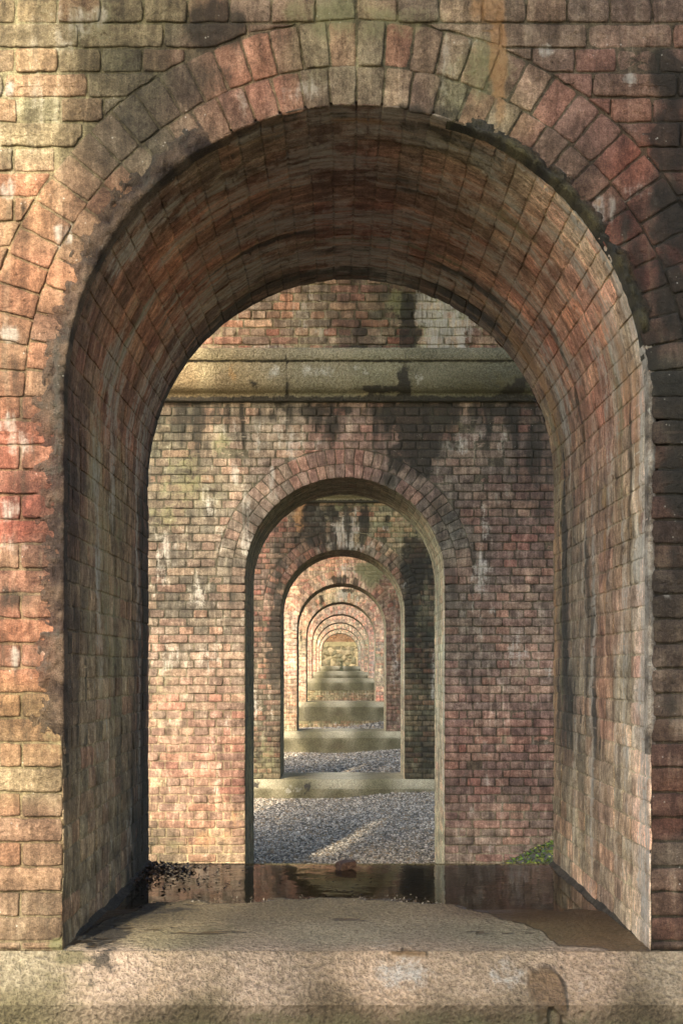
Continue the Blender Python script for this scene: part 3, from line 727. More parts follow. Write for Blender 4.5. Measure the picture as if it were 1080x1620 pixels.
def build_pier(k, label):
    yf, dep, zs, zg = YF[k], DEP[k], ZSILL[k], ZG[k]
    yb = yf + dep
    near = k == 1
    root = thing('brick_pier', label, 'pier', (X0, yf + dep / 2, zg), group='brick piers pierced by round archways')
    # ---- core: the body of the pier (sides, back and inner mass)
    mb = MB()
    ol = arch_outline(R + 0.03, zs - .02); n = len(ol)
    xa, xb, zt, zb = X0 - W, X0 + W, CZ1 - 0.012, zg - 0.6
    for yy, flip in ((yf + 0.03, False), (yb, True)):
        # fan of quads between opening outline and the rectangle
        outer = []
        for (x, z) in ol:
            if z < ZSP + 0.01: outer.append((xa if x < X0 else xb, z))
            else:
                dx, dz = x - X0, z - ZSP
                t = min((W / abs(dx)) if abs(dx) > 1e-6 else 1e9, (zt - ZSP) / dz if dz > 1e-6 else 1e9)
                outer.append((X0 + dx * t, ZSP + dz * t))
        V = [(x, yy, z) for x, z in ol] + [(x, yy, z) for x, z in outer]
        Fs = [[i, i + 1, n + i + 1, n + i] for i in range(n - 1)]
        # corner triangles
        for i in range(n - 1):
            a, b = outer[i], outer[i + 1]
            if abs(a[0] - b[0]) > 1e-6 and abs(a[1] - b[1]) > 1e-6:
                cx = xa if (a[0] + b[0]) / 2 < X0 else xb
                V.append((cx, yy, zt)); Fs.append([n + i, n + i + 1, len(V) - 1])
        # foot below the sill
        V += [(xa, yy, zs - .02), (xb, yy, zs - .02), (xb, yy, zb), (xa, yy, zb)]; m = len(V)
        Fs.append([m - 4, m - 3, m - 2, m - 1])
        V = np.array(V)
        mb.add(V, Fs, uv=V[:, [0, 2]], smooth=False)
    for xx in (xa, xb):
        V = np.array([(xx, yf + .03, zb), (xx, yb, zb), (xx, yb, zt), (xx, yf + .03, zt)]); mb.add(V, [[0, 1, 2, 3]], uv=V[:, [1, 2]], smooth=False)
    V = np.array([(xa, yf + .03, zt), (xb, yf + .03, zt), (xb, yb, zt), (xa, yb, zt)]); mb.add(V, [[0, 1, 2, 3]], uv=V[:, [0, 1]], smooth=False)
    for i in range(n - 1):   # inner skin of the tunnel, hidden behind the lining
        (x1, z1), (x2, z2) = ol[i], ol[i + 1]
        V = np.array([(x1, yf + .03, z1), (x2, yf + .03, z2), (x2, yb, z2), (x1, yb, z1)]); mb.add(V, [[0, 1, 2, 3]], uv=V[:, [1, 2]], smooth=False)
    mb.build('pier_body', M_PLAIN, root)
    if k == 0: 
        return root
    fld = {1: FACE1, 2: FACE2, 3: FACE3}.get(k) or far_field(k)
    sp, rg = (0.013, 3) if near else (0.03, 3) if k == 2 else (0.06, 2) if k < 5 else (0.12, 2)
    kw = dict(sp=sp, rings=rg, relief=0.010, bevel=0.0035 if near else 0.004, jit=0.0011 if near else 0.0018, wob=0.002 if near else .003)
    phase = P(0, 35, D1)[1]
    fy = lambda u, v, w: np.stack([u, yf - w, v], 1)
    # ---- face
    mb = MB()
    zbot = zs if k != 2 else zg - .3
    rt = 0.112; rt2 = 0.126
    face_bricks(mb, X0, W, zbot, CZ0 + .02, ZSP, R, R + rt + rt2, phase, jt=0.006 if near else 0.008, **kw)
    mortar_grid(mb, X0 - W, X0 + W, zbot, CZ0 + .02, 0.03 if k < 3 else 0.06,
                lambda u, v: ~(((v < ZSP) & (abs(u - X0) < R)) | (np.hypot(u - X0, v - ZSP) < R + .05)), -0.006)
    Vm = mb.v[-1]; q = (Vm[:, 1] < ZSP + .05) & (abs(Vm[:, 0] - X0) < R + .004) & (abs(Vm[:, 0] - X0) > R - .07)
    Vm[q, 0] = X0 + np.sign(Vm[q, 0] - X0) * (R + .004)
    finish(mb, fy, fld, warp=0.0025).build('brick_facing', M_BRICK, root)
    # ---- voussoirs front and back
    mb = MB()
    ring_bricks(mb, X0, ZSP, R, rt, 36, **dict(kw, wob=0.002))
    ring_bricks(mb, X0, ZSP, R + rt, rt2, 40, **dict(kw, wob=0.002))
    # mortar behind the rings
    na = 90; A = np.linspace(0, pi, na); rr = np.array([R + .012, R + .08, R + .16, R + rt + rt2 + .02])
    AA, RR = np.meshgrid(A, rr); V = np.column_stack([(X0 + RR * np.cos(AA)).ravel(), (ZSP + RR * np.sin(AA)).ravel(), np.full(AA.size, -0.006)])
    for fc in grid_faces(na, 4): mb.f.append([i + mb.n for i in fc]); mb.sm.append(True)
    mb.v.append(V); mb.n += len(V); mb.col.append(np.concatenate([np.tile(np.array([-1, 0, 0.]), (len(V), 1)), np.zeros((len(V), 2))], 1))
    finish(mb, fy, fld, warp=0.003).build('arch_ring', M_BRICK, root)
    if k <= 3:
        mb = MB(); kb = dict(kw, sp=max(sp, .03), rings=2, jit=.002)
        ring_bricks(mb, X0, ZSP, R + 0.004, rt, 36, **kb); ring_bricks(mb, X0, ZSP, R + rt, rt2, 40, **kb)
        finish(mb, lambda u, v, w: np.stack([u, yb + 0.014 + w, v], 1), fld, warp=0.004).build('arch_ring', M_BRICK, root)
    # ---- lining
    H = ZSP - zs; S = 2 * H + AL
    def lf(u, v, w):
        rr = R - w
        a = pi - (v - H) / R
        x = np.where(v < H, X0 - R + w, np.where(v > H + AL, X0 + R - w, X0 + rr * np.cos(a)))
        z = np.where(v < H, zs + v, np.where(v > H + AL, zs + (S - v), ZSP + rr * np.sin(a)))
        return np.stack([x, yf + u, z], 1)
    mb = MB()
    kl = dict(kw, relief=0.0032, bevel=0.002, wob=0.0008)
    if near: kl['sp'] = 0.02
    lining_bricks(mb, dep, S, **kl)
    mortar_grid(mb, 0.002, dep - .002, 0, S, 0.025 if near else .06, None, -0.0028)
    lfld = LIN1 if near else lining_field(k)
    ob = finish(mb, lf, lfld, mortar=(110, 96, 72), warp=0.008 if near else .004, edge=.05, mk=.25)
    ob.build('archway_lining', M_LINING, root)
    # ---- granite sill / plinth course
    if k != 2: build_plinth(k, root)
    # ---- cornice
    build_cornice(k, root)
    return root

def extr(mb, prof, x0, x1, nx, fld=None, amp=0.004, seed=5, close=False, colfn=None, uvz=True):
    """profile of (y, z) points extruded along x with a worn surface"""
    pr = []
    for (a, b) in zip(prof[:-1], prof[1:]):
        L = math.hypot(b[0] - a[0], b[1] - a[1]); m = max(1, int(L / 0.025))
        for j in range(m): pr.append((a[0] + (b[0] - a[0]) * j / m, a[1] + (b[1] - a[1]) * j / m))
    pr.append(prof[-1]); pr = np.array(pr); m = len(pr)
    xs = np.linspace(x0, x1, nx)
    XX, II = np.meshgrid(xs, np.arange(m))
    V = np.column_stack([XX.ravel(), pr[II.ravel(), 0], pr[II.ravel(), 1]])
    nz = fbm(V * 9, seed, 4) - .5; nz2 = fbm(V * 35, seed + 3, 3) - .5
    V[:, 1] -= nz * amp * 2 + nz2 * amp; V[:, 2] += (nz * amp + nz2 * amp * .6)
    arc = np.concatenate([[0], np.cumsum(np.hypot(*(np.diff(pr, axis=0).T)))])
    return V, grid_faces(nx, m), arc[II.ravel()]

def build_plinth(k, root):
    yf, dep, zs, zg = YF[k], DEP[k], ZSILL[k], ZG[k]
    yb = yf + dep; near = k == 1
    C = 0.12
    # front moulding: chamfer then a vertical rough face
    mb = MB()
    hgt = {1: .9, 3: .30, 4: .32, 5: .32, 6: .22}.get(k, .25)
    prof = [(yf - .002, zs + .0), (yf - C, zs - C), (yf - C, zs - C - hgt)]
    x0_, x1_ = X0 - W - C, X0 + W + C; off = 0.0
    for seg in zip(prof[:-1], prof[1:]):
        V, Fc, arc = extr(mb, list(seg), x0_, x1_, 260 if near else 90, amp=0.004 if near else .002, seed=k)
        arc = arc + off; off += math.hypot(seg[1][0] - seg[0][0], seg[1][1] - seg[0][1])
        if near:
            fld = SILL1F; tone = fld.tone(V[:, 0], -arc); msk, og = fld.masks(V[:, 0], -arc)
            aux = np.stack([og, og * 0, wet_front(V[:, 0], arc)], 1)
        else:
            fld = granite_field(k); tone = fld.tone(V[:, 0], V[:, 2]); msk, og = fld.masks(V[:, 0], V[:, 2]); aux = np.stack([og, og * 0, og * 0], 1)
            if k == 3:
                x1, z1 = P(470, 1247, YF[3]); nq = (fbm(V * 9, 66, 4) - .5) * 2.2; q = np.exp(-np.clip(((V[:, 0] - x1) / .2) ** 2 + ((V[:, 2] - z1) / .11) ** 2 + nq, 0, 9))
                x2, z2 = P(412, 1240, YF[3]); q2 = np.exp(-np.clip(((V[:, 0] - x2) / .17) ** 2 + ((V[:, 2] - z2) / .14) ** 2 - nq, 0, 9))
                x3, z3 = P(486, 1246, YF[3]); q3 = np.exp(-np.clip(((V[:, 0] - x3) / .10) ** 2 + ((V[:, 2] - z3) / .12) ** 2 + nq, 0, 9))
                msk[:, 0] = np.maximum(msk[:, 0], np.maximum(q2, q3) * .62); msk[:, 1] = np.maximum(msk[:, 1], q * .5)
        if seg[0][0] == seg[1][0]: tone = tone * (.72 if near else .88)  # upright face darkened: moss and weaker sky light as tone
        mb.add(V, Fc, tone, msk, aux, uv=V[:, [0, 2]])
    # tunnel floor
    nu, nv = (150, 140) if near else (40, 24)
    XX, YY = np.meshgrid(np.linspace(X0 - R - .03, X0 + R + .03, nu), np.linspace(yf - .004, yb + .02, nv))
    V = np.column_stack([XX.ravel(), YY.ravel(), np.full(XX.size, zs)])
    nz = fbm(V * 9, k, 4) - .5
    V[:, 2] += nz * (0.004 if near else .01)
    if near:
        wet, dip = wet_top(V[:, 0], V[:, 1] - yf)
        V[:, 2] -= dip * 0.012; V[:, 2] += 0.003 * (1 - dip) 
        fr = sst(0.05, 0.0, V[:, 1] - yf); V[:, 2] -= fr * 0.003
        vv = (V[:, 1] - yf)
        tone = SILL1F.tone(V[:, 0], vv); msk, og = SILL1F.masks(V[:, 0], vv)
        aux = np.stack([og, og * 0, wet], 1)
    else:
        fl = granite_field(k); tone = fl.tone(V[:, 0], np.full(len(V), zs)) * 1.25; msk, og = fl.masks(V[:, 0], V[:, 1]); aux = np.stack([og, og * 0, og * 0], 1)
        msk[:, 2] *= .4
    mb.add(V, grid_faces(nu, nv), tone, msk, aux, uv=V[:, [0, 1]])
    # back lip and short returns at the sides
    V = np.array([(X0 - R - .03, yb + .02, zs - .004), (X0 + R + .03, yb + .02, zs - .004), (X0 + R + .03, yb + .02, zs - .5), (X0 - R - .03, yb + .02, zs - .5)])
    mb.add(V, [[0, 1, 2, 3]], s2l((120, 114, 90)), uv=V[:, [0, 2]])
    for s in (-1, 1):
        xe = X0 + s * (W + C); xi = X0 + s * (W - .0)
        V = np.array([(xi, yf - .002, zs), (xi, yb, zs), (xe, yb, zs - C), (xe, yf - C, zs - C), (xe, yb, zs - C - hgt), (xe, yf - C, zs - C - hgt)])
        mb.add(V, [[0, 1, 2, 3], [3, 2, 4, 5]], s2l((130, 124, 98)), uv=V[:, [1, 2]], smooth=False)
    mb.build('granite_sill', M_GRANITE, root)
    # brick footing under the granite
    if k in (3, 4, 5, 6, 7, 8, 9):
        z1 = zs - C - hgt
        mb = MB(); 
        kw = dict(sp=.06, rings=2, relief=.012, bevel=.005, jit=.0025, wob=.004)
        for kk, a, b in rows(zg - .4, z1, z1):
            e = X0 - W - C - (HE / 2 if kk % 2 else 0); L = ST if kk % 2 else HE
            while e < X0 + W + C:
                brick_poly(mb, [(e + .005, a + .005), (e + L - .005, a + .005), (e + L - .005, b - .005), (e + .005, b - .005)], None, None, **kw); e += L
        mortar_grid(mb, X0 - W - C, X0 + W + C, zg - .4, z1, .08, None, -.007)
        f = Field([(-1.5, zg, (150, 120, 84)), (0, zg, (156, 120, 90)), (1.2, zg, (148, 120, 88)), (0, z1, (140, 128, 92)), (-1, z1, (142, 130, 90))], [('g', 0, z1, 1.5, .12, .5), ('l', .3, z1 - .1, .5, .1, .4)], seed=500 + k, eps=.05, vary=.6)
        finish(mb, lambda u, v, w: np.stack([u, yf - C + .012 - w, v], 1), f).build('brick_footing', M_BRICK, root)

# --- the near sill: photo landmarks turned into (x, depth from the face)
def sill_pt(px, py):
    d = F * (-ZSILL[1]) / (py - VY); return (px - VX) * d / F, d - D1
WETB = [sill_pt(*p) for p in ((120, 1490), (150, 1470), (200, 1447), (235, 1434), (300, 1432), (400, 1430), (560, 1424), (660, 1428), (740, 1440), (790, 1452), (830, 1463), (860, 1480), (880, 1496), (1005, 1503), (1050, 1504))]
_wx = np.array([p[0] for p in WETB]); _wy = np.array([p[1] for p in WETB]); _o = np.argsort(_wx); _wx = _wx[_o]; _wy = _wy[_o]
def wet_top(x, y):
    b = np.interp(x, _wx, _wy) + (uvn(x, y, 6, 9, 91, 5) - .5) * .28 + (uvn(x, y, 30, 30, 92, 3) - .5) * .05
    s = y - b
    wet = sst(-0.06, 0.08, s)
    # tongues reaching into the dry part and two isolated damp marks
    for px, py, rx, ry in ((648, 1502, .055, .05), (555, 1457, .07, .04), (780, 1478, .10, .03), (330, 1478, .10, .04), (150, 1492, .12, .06), (220, 1470, .1, .05)):
        a, c = sill_pt(px, py); q = ((x - a) / rx) ** 2 + ((y - c) / ry) ** 2 + (uvn(x, y, 26, 40, 95, 4) - .5) * 5.0
        wet = np.maximum(wet, sst(1.2, -.4, q) * .75)
    return wet, sst(-0.01, 0.10, s + (uvn(x, y, 14, 26, 93, 4) - .5) * .12) * sst(.50, .78, y + (uvn(x, y, 4, 9, 99, 3) - .5) * .3)
def wet_front(x, arc):
    a, _ = P(865, 1555, D1 - .08)
    q = ((x - a) / (.075 + .02 * np.sin(arc * 60))) ** 2 + ((arc - .105) / .075) ** 2 + (uvn(x, arc, 22, 26, 97, 4) - .5) * 3.0
    w = sst(1.3, .2, q)
    for dx, wd in ((-.02, .014), (.03, .012)):
        w = np.maximum(w, sst(1.3, .6, ((x - a - dx + (uvn(x, arc, 3, 20, 98, 2) - .5) * .03) / wd) ** 2) * sst(.08, .16, arc) * .8)
    a2, _ = P(645, 1500, D1)
    w = np.maximum(w, sst(1.2, .7, ((x - a2) / .05) ** 2 + ((arc - .0) / .02) ** 2))
    return w * .86
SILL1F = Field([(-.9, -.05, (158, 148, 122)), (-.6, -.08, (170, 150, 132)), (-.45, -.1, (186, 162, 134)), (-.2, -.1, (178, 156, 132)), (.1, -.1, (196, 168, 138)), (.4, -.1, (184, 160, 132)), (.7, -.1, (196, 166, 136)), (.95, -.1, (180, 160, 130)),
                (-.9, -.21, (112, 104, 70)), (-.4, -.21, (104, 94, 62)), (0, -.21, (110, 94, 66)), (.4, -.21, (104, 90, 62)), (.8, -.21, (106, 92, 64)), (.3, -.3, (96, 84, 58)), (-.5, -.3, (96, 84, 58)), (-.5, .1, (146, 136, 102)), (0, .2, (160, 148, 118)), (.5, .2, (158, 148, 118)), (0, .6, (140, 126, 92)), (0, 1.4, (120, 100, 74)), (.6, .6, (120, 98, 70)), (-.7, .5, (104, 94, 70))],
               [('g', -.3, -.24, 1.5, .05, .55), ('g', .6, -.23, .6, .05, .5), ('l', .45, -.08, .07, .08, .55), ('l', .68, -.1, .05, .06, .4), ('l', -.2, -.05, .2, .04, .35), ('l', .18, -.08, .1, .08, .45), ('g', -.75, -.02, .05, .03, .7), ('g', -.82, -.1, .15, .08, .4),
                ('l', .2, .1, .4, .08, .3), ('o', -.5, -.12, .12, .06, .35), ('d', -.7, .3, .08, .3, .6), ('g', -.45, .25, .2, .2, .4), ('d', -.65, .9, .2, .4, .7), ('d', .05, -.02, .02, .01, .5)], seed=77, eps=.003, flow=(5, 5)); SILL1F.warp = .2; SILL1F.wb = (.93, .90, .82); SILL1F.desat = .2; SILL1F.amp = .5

def build_cornice(k, root):
    yf, dep = YF[k], DEP[k]; yb = yf + dep
    pr = [(0, 2.195), (.045, 2.20), (.05, 2.205), (.05, 2.255), (.062, 2.262)]
    for i in range(9):
        a = i / 8 * pi / 2; pr.append((.07 + .13 * sin(a) ** 1.0 * 1.0, 2.265 + .20 * (1 - cos(a))))
    pr += [(.20, 2.49), (.215, 2.495), (.225, 2.505), (.225, 2.575), (.21, CZ1 - .004), (0, CZ1)]
    mb = MB(); n = len(pr)
    nx = 200 if k == 2 else 60
    for side in (0, 1):
        P_ = [((yf - a) if side == 0 else (yb + a), z) for a, z in pr]
        V, Fc, arc = extr(mb, P_, X0 - W - .22, X0 + W + .22, nx if side == 0 else 30, amp=.006, seed=20 + k)
        fld = CORN2 if k == 2 else granite_field(k)
        tone = fld.tone(V[:, 0], V[:, 2]) ; msk, og = fld.masks(V[:, 0], V[:, 2])
        if k == 2:
            for jx in (P(453, 600, 10.3)[0], P(640, 600, 10.3)[0]):
                q = np.exp(-((V[:, 0] - jx) / .012) ** 2); V[:, 1] += q * .008; msk[:, 0] = np.maximum(msk[:, 0], q * .6)
        msk[:, 0] = np.maximum(msk[:, 0], .75 * np.exp(-((V[:, 2] - 2.488) / .012) ** 2)); msk[:, 0] = np.maximum(msk[:, 0], .8 * sst(2.225, 2.20, V[:, 2])); msk[:, 0] += .22 * sst(2.36, 2.24, V[:, 2])  # fascia crease and underside darkened: grime, with shade painted in
        mb.add(V, Fc, tone, msk, np.stack([og, og * 0, og * 0], 1), uv=V[:, [0, 2]])
    for s in (-1, 1):
        V = []; 
        for a, z in pr: V.append((X0 + s * (W + a), yf - a, z)); V.append((X0 + s * (W + a), yb + a, z))
        V = np.array(V); mb.add(V, [[2 * i, 2 * i + 1, 2 * i + 3, 2 * i + 2] for i in range(n - 1)], s2l((140, 132, 100)), uv=V[:, [1, 2]], smooth=False)
    mb.build('cornice', M_GRANITE, root)
CORN2 = Field(pxA(10.3, [(290, 600, (176, 150, 106)), (350, 600, (166, 144, 106)), (430, 590, (160, 150, 122)), (520, 590, (160, 154, 126)), (600, 590, (150, 148, 120)), (700, 595, (128, 126, 102)), (800, 595, (104, 104, 86)), (500, 567, (168, 160, 132)), (330, 567, (190, 172, 128)), (720, 567, (140, 136, 112)), (400, 628, (180, 160, 118)), (600, 628, (168, 156, 120)), (780, 628, (120, 116, 88))]),  # warm pale left, dark right: sunlight put into the tones
              pxB(10.3, [('o', 370, 595, 8, 20, .6), ('o', 300, 600, 40, 20, .35), ('l', 530, 590, 60, 14, .55), ('l', 435, 590, 14, 12, .6), ('d', 640, 600, 10, 30, .7), ('d', 820, 610, 20, 20, .7), ('g', 800, 600, 60, 20, .5), ('d', 460, 610, 6, 14, .5), ('d', 400, 606, 14, 8, .5), ('d', 590, 612, 60, 5, .5), ('l', 660, 595, 12, 16, .5)]), seed=55, eps=.02); CORN2.wb = (.84, .82, .76); CORN2.amp = 1.6; CORN2.desat = .2

LBL = {0: 'brick pier standing behind the viewer',
       1: 'nearest brick pier, whose large archway with a wet stone sill frames the whole view',
       2: 'second brick pier, full face visible through the near archway, below the ochre toned cornice',
       3: 'third brick pier with black damp stains and an orange rust streak above its arch',
       4: 'fourth brick pier, pink brickwork with missing dark voussoirs at its crown, behind the gravel strip',
       5: 'fifth brick pier with a pale grey patch of lime over its crown',
       6: 'sixth brick pier, plain pink arch above an olive stone band',
       7: 'seventh brick pier, small pink arch seen just inside the sixth',
       8: 'eighth brick pier, thin pale arch second from the far end',
       9: 'last and smallest brick pier, framing the mossy rubble wall'}
piers = [build_pier(k, LBL[k]) for k in range(10)]

# ------------------------------------------------------------------ lumpy old cement and moss along the near arch edge
def edge_patch(name, s0, s1, wid, thick, tone, seed, side_wrap=.05, moss=False, msk=(0, 0, 0)):
    H = ZSP - ZSILL[1]; n = int((s1 - s0) / .008); m = 22
    Ss = np.linspace(s0, s1, n); T = np.linspace(-0.35, 1, m)
    SS, TT = np.meshgrid(Ss, T); s = SS.ravel(); t = TT.ravel()
    wd = wid * (0.55 + 0.9 * uvn(s, s * 0, 3.5, 1, seed, 3))
    r = np.where(t > 0, t * wd, 0); dpt = np.where(t < 0, -t / .35 * side_wrap, 0)
    a = pi - (s - H) / R
    nn = uvn(s, r, 22, 22, seed + 1, 4); n3 = uvn(s, r, 70, 70, seed + 2, 3)
    ends = sst(0, .12, s - s0) * sst(0, .12, s1 - s)
    w = thick * (1.25 - np.clip(t, 0, 1) ** 1.3 * 1.9 + (nn - .5) * 2.4 + (n3 - .5) * 1.8) * ends - thick * .55 * (1 - ends) - .002
    w = np.where(t < 0, w * (1 + t), w)
    rw = np.where(t < 0, .004 + (nn - .5) * .008, np.where(t == 0, .004, 0))
    rr = R + r - rw
    x = np.where(s < H, X0 - rr, np.where(s > H + AL, X0 + rr, X0 + rr * np.cos(a)))
    z = np.where(s < H, ZSILL[1] + s, np.where(s > H + AL, ZSILL[1] + 2 * H + AL - s, ZSP + rr * np.sin(a)))
    y = D1 - w + dpt
    mb = MB(); V = np.stack([x, y, z], 1)
    nc = sst(.35, .65, nn)[:, None]; col = s2l(tone[0]) * nc + s2l(tone[1]) * (1 - nc)
    ft = FACE1.tone(x, z) * (.45 + .5 * n3[:, None]); kb = (.65 * sst(0, .9, np.clip(t, 0, 1)) + .15)[:, None]; col = col * (1 - kb) + ft * kb
    mb.add(V, grid_faces(n, m), col, np.tile(np.array(msk, float), (len(V), 1)), uv=np.stack([x, z], 1))
    mb.build(name, M_CEMENT, piers[1])
H = H1
edge_patch('cement_patch', .55, H + R * radians(64), .085, .013, ((120, 102, 84), (58, 48, 42)), 201, msk=(.46, .33, .28))
edge_patch('cement_patch', H + R * radians(44), H + R * radians(84), .10, .010, ((128, 116, 96), (80, 72, 58)), 207, msk=(.15, .1, .1)) if False else None
edge_patch('moss_growth', H + R * radians(108), H + R * radians(172), .045, .016, ((110, 104, 70), (30, 32, 20)), 211, msk=(.5, .3, .35))
edge_patch('cement_patch', H + AL - .15, H + AL + 1.0, .016, .004, ((190, 176, 156), (120, 110, 96)), 221, msk=(.05, .5, 0))

# fillet of mortar between the right jamb and the sill
def fillet(side, wid, tone, seed):
    n = 90; m = 8
    U = np.linspace(0.0, DEP[1], n); T = np.linspace(0, 1, m); UU, TT = np.meshgrid(U, T); u = UU.ravel(); t = TT.ravel()
    wd = wid * (0.5 + uvn(u, u * 0, 5, 1, seed, 3)) * sst(-.05, .5, u); hh = wid * .8 * (0.4 + uvn(u, u * 0, 6, 1, seed + 1, 4)) * sst(-.05, .4, u)
    x = X0 + side * (R + .002 - wd * t); z = ZSILL[1] - .004 + hh * (1 - t) ** 1.4 + (uvn(u, t, 20, 4, seed + 2, 3) - .5) * .008
    mb = MB(); mb.add(np.stack([x, D1 + u, z], 1), grid_faces(n, m), s2l(tone), (0.2, 0.05, .15), (0, 0, .3), uv=np.stack([u, z], 1))
    mb.build('mortar_fillet', M_CEMENT, piers[1])
fillet(1, .024, (70, 62, 48), 231); fillet(-1, .03, (50, 46, 38), 232)

# ------------------------------------------------------------------ main vaults carried by the piers
def build_vault(k, label):
    y0 = YF[k] + DEP[k]; y1 = YF[k + 1]; yc = (y0 + y1) / 2; rad = (y1 - y0) / 2
    ya = YF[k] + DEP[k] / 2 + .003; ybb = YF[k + 1] + DEP[k + 1] / 2 - .003
    root = thing('brick_vault', label, 'vault', (X0, yc, CZ1), group='brick vaults spanning between the piers')
    n = 24; cur = [(yc - rad * cos(pi * i / n), CZ1 + rad * sin(pi * i / n)) for i in range(n + 1)]
    zt = CZ1 + 3.3
    mb = MB()
    xs = (X0 - W, X0 + W)
    arc = [rad * pi * i / n for i in range(n + 1)]
    for i in range(n):
        (a, b), (c, d) = cur[i], cur[i + 1]
        V = np.array([(xs[0], a, b), (xs[1], a, b), (xs[1], c, d), (xs[0], c, d)])
        mb.add(V, [[0, 1, 2, 3]], uv=np.array([(xs[0], arc[i]), (xs[1], arc[i]), (xs[1], arc[i + 1]), (xs[0], arc[i + 1])]))
        for x in xs:
            V = np.array([(x, a, b), (x, c, d), (x, c, zt), (x, a, zt)]); mb.add(V, [[0, 1, 2, 3]], uv=V[:, [1, 2]], smooth=False)
    for x in xs:
        for p, q in ((ya, y0), (y1, ybb)):
            V = np.array([(x, p, CZ1), (x, q, CZ1), (x, q, zt), (x, p, zt)]); mb.add(V, [[0, 1, 2, 3]], uv=V[:, [1, 2]], smooth=False)
    V = np.array([(xs[0], ya, zt), (xs[1], ya, zt), (xs[1], ybb, zt), (xs[0], ybb, zt)]); mb.add(V, [[0, 1, 2, 3]], uv=V[:, [0, 1]], smooth=False)
    mb.build('vault_body', M_PLAIN, root)
    if k == 1:
        mb = MB()
        kw = dict(sp=.03, rings=3, relief=.013, bevel=.005, jit=.0025, wob=.004)
        for kk, a, b in rows(0.0, 2.2, 0.0):
            L = ST if kk % 2 else HE; e = X0 - W - (HE / 2 if kk % 2 else 0)
            while e < X0 + W:
                l = L * (1 + rng.normal(0, .02)); u0 = max(e, X0 - W); u1 = min(e + l, X0 + W)
                if u1 - u0 > .04: brick_poly(mb, [(u0 + .005, a + .005), (u1 - .005, a + .005), (u1 - .005, b - .005), (u0 + .005, b - .005)], None, None, **kw)
                e += l
        mortar_grid(mb, X0 - W, X0 + W, 0, 2.2, .04, None, -.008)
        def vf(u, v, w):
            a = v / rad; rr = rad - w - .015
            return np.stack([u, yc + rr * np.cos(a), CZ1 + rr * np.sin(a)], 1)
        d = y1
        def vz(lst): return [(x, z - CZ1, c) for x, z, c in lst]
        an = vz(pxA(d, [(340, 540, (170, 130, 112)), (400, 500, (156, 128, 114)), (430, 540, (150, 104, 90)), (400, 460, (140, 112, 100)), (480, 470, (150, 124, 108)), (470, 530, (156, 132, 112)), (560, 460, (120, 92, 84)), (560, 520, (100, 80, 74)), (620, 500, (94, 84, 68)), (700, 500, (150, 146, 118)), (740, 540, (128, 92, 80)), (650, 460, (112, 84, 74)), (790, 540, (140, 110, 96)), (700, 550, (150, 146, 120))]))
        bl = [(a, x, z - CZ1, b, c, e) for a, x, z, b, c, e in pxB(d, [('d', 645, 525, 12, 45, 1.5), ('d', 560, 550, 50, 8, .6), ('d', 600, 470, 20, 20, .5), ('d', 575, 520, 30, 22, .5), ('l', 700, 520, 28, 46, 1.7), ('l', 690, 480, 18, 24, 1.2), ('l', 745, 510, 8, 30, .6), ('l', 430, 550, 50, 8, .45), ('l', 380, 500, 30, 20, .4), ('l', 480, 500, 30, 30, .4), ('g', 630, 490, 20, 30, .55), ('g', 700, 540, 20, 20, .4), ('d', 660, 480, 8, 30, .5)])]
        finish(mb, vf, Field(an, bl, seed=81, eps=.006, vary=1.0)).build('vault_brickwork', M_BRICK, root)
    return root
VL = ['brick vault overhead between the viewer and the nearest pier', 'brick vault springing above the ochre toned cornice of the second pier',
      'brick vault between the second and third piers', 'brick vault between the third and fourth piers', 'brick vault between the fourth and fifth piers',
      'brick vault between the fifth and sixth piers', 'brick vault between the sixth and seventh piers', 'brick vault between the seventh and eighth piers',
      'brick vault between the eighth pier and the last one']
for k in range(9): build_vault(k, VL[k])

# ------------------------------------------------------------------ ground
_gy = np.array([-60, 0, 5, 11, 14, 16.7, 19, 23, 26, 29.9, 33, 36.5, 40, 43, 46, 50, 54, 57, 62, 90, 400.])
_gz = np.array([-1.9, -1.85, -1.85, -1.80, -1.77, -1.715, -1.63, -1.555, -1.49, -1.40, -1.27, -1.10, -.92, -.72, -.58, -.42, -.32, -.26, -.2, 0, 0])
def gz(x, y):
    z = np.interp(y, _gy, _gz)
    xr = np.clip(x - X0, -3, 3)
    z = z + 0.05 * np.clip(xr, 0, 3) * sst(12, 16, y) 
    # bank of soil against the right foot of the second pier
    z = z + .44 * np.exp(-((x - 2.05) / .80) ** 2) * np.exp(-((y - 10.5) / 1.5) ** 2)
    z = z + .10 * np.exp(-((x - 1.2) / .7) ** 2) * np.exp(-((y - 30) / .8) ** 2) + .05 * np.exp(-((x - .75) / .5) ** 2) * np.exp(-((y - 17) / .6) ** 2)
    z = z + (uvn(x, y, .9, .9, 5, 4) - .5) * .05
    hill = np.clip(x - 7, 0, 60) * .45 + np.clip(-x - 25, 0, 60) * .1
    return z + hill
xs = np.concatenate([np.linspace(-400, -30, 12), np.linspace(-24, -3.5, 16), np.linspace(-3.2, 3.2, 129), np.linspace(3.8, 24, 20), np.linspace(30, 400, 12)])
ys = np.concatenate([np.linspace(-400, -20, 10), np.linspace(-15, 9, 30), np.linspace(9.1, 26, 240), np.linspace(26.2, 64, 150), np.linspace(73.5, 500, 12)])
XX, YY = np.meshgrid(xs, ys); x = XX.ravel(); y = YY.ravel(); z = gz(x, y)
mb = MB()
t = uvn(x, y, 1.2, 1.2, 8, 4)[:, None]
inside = (abs(x) < 6)[:, None] * 1.0
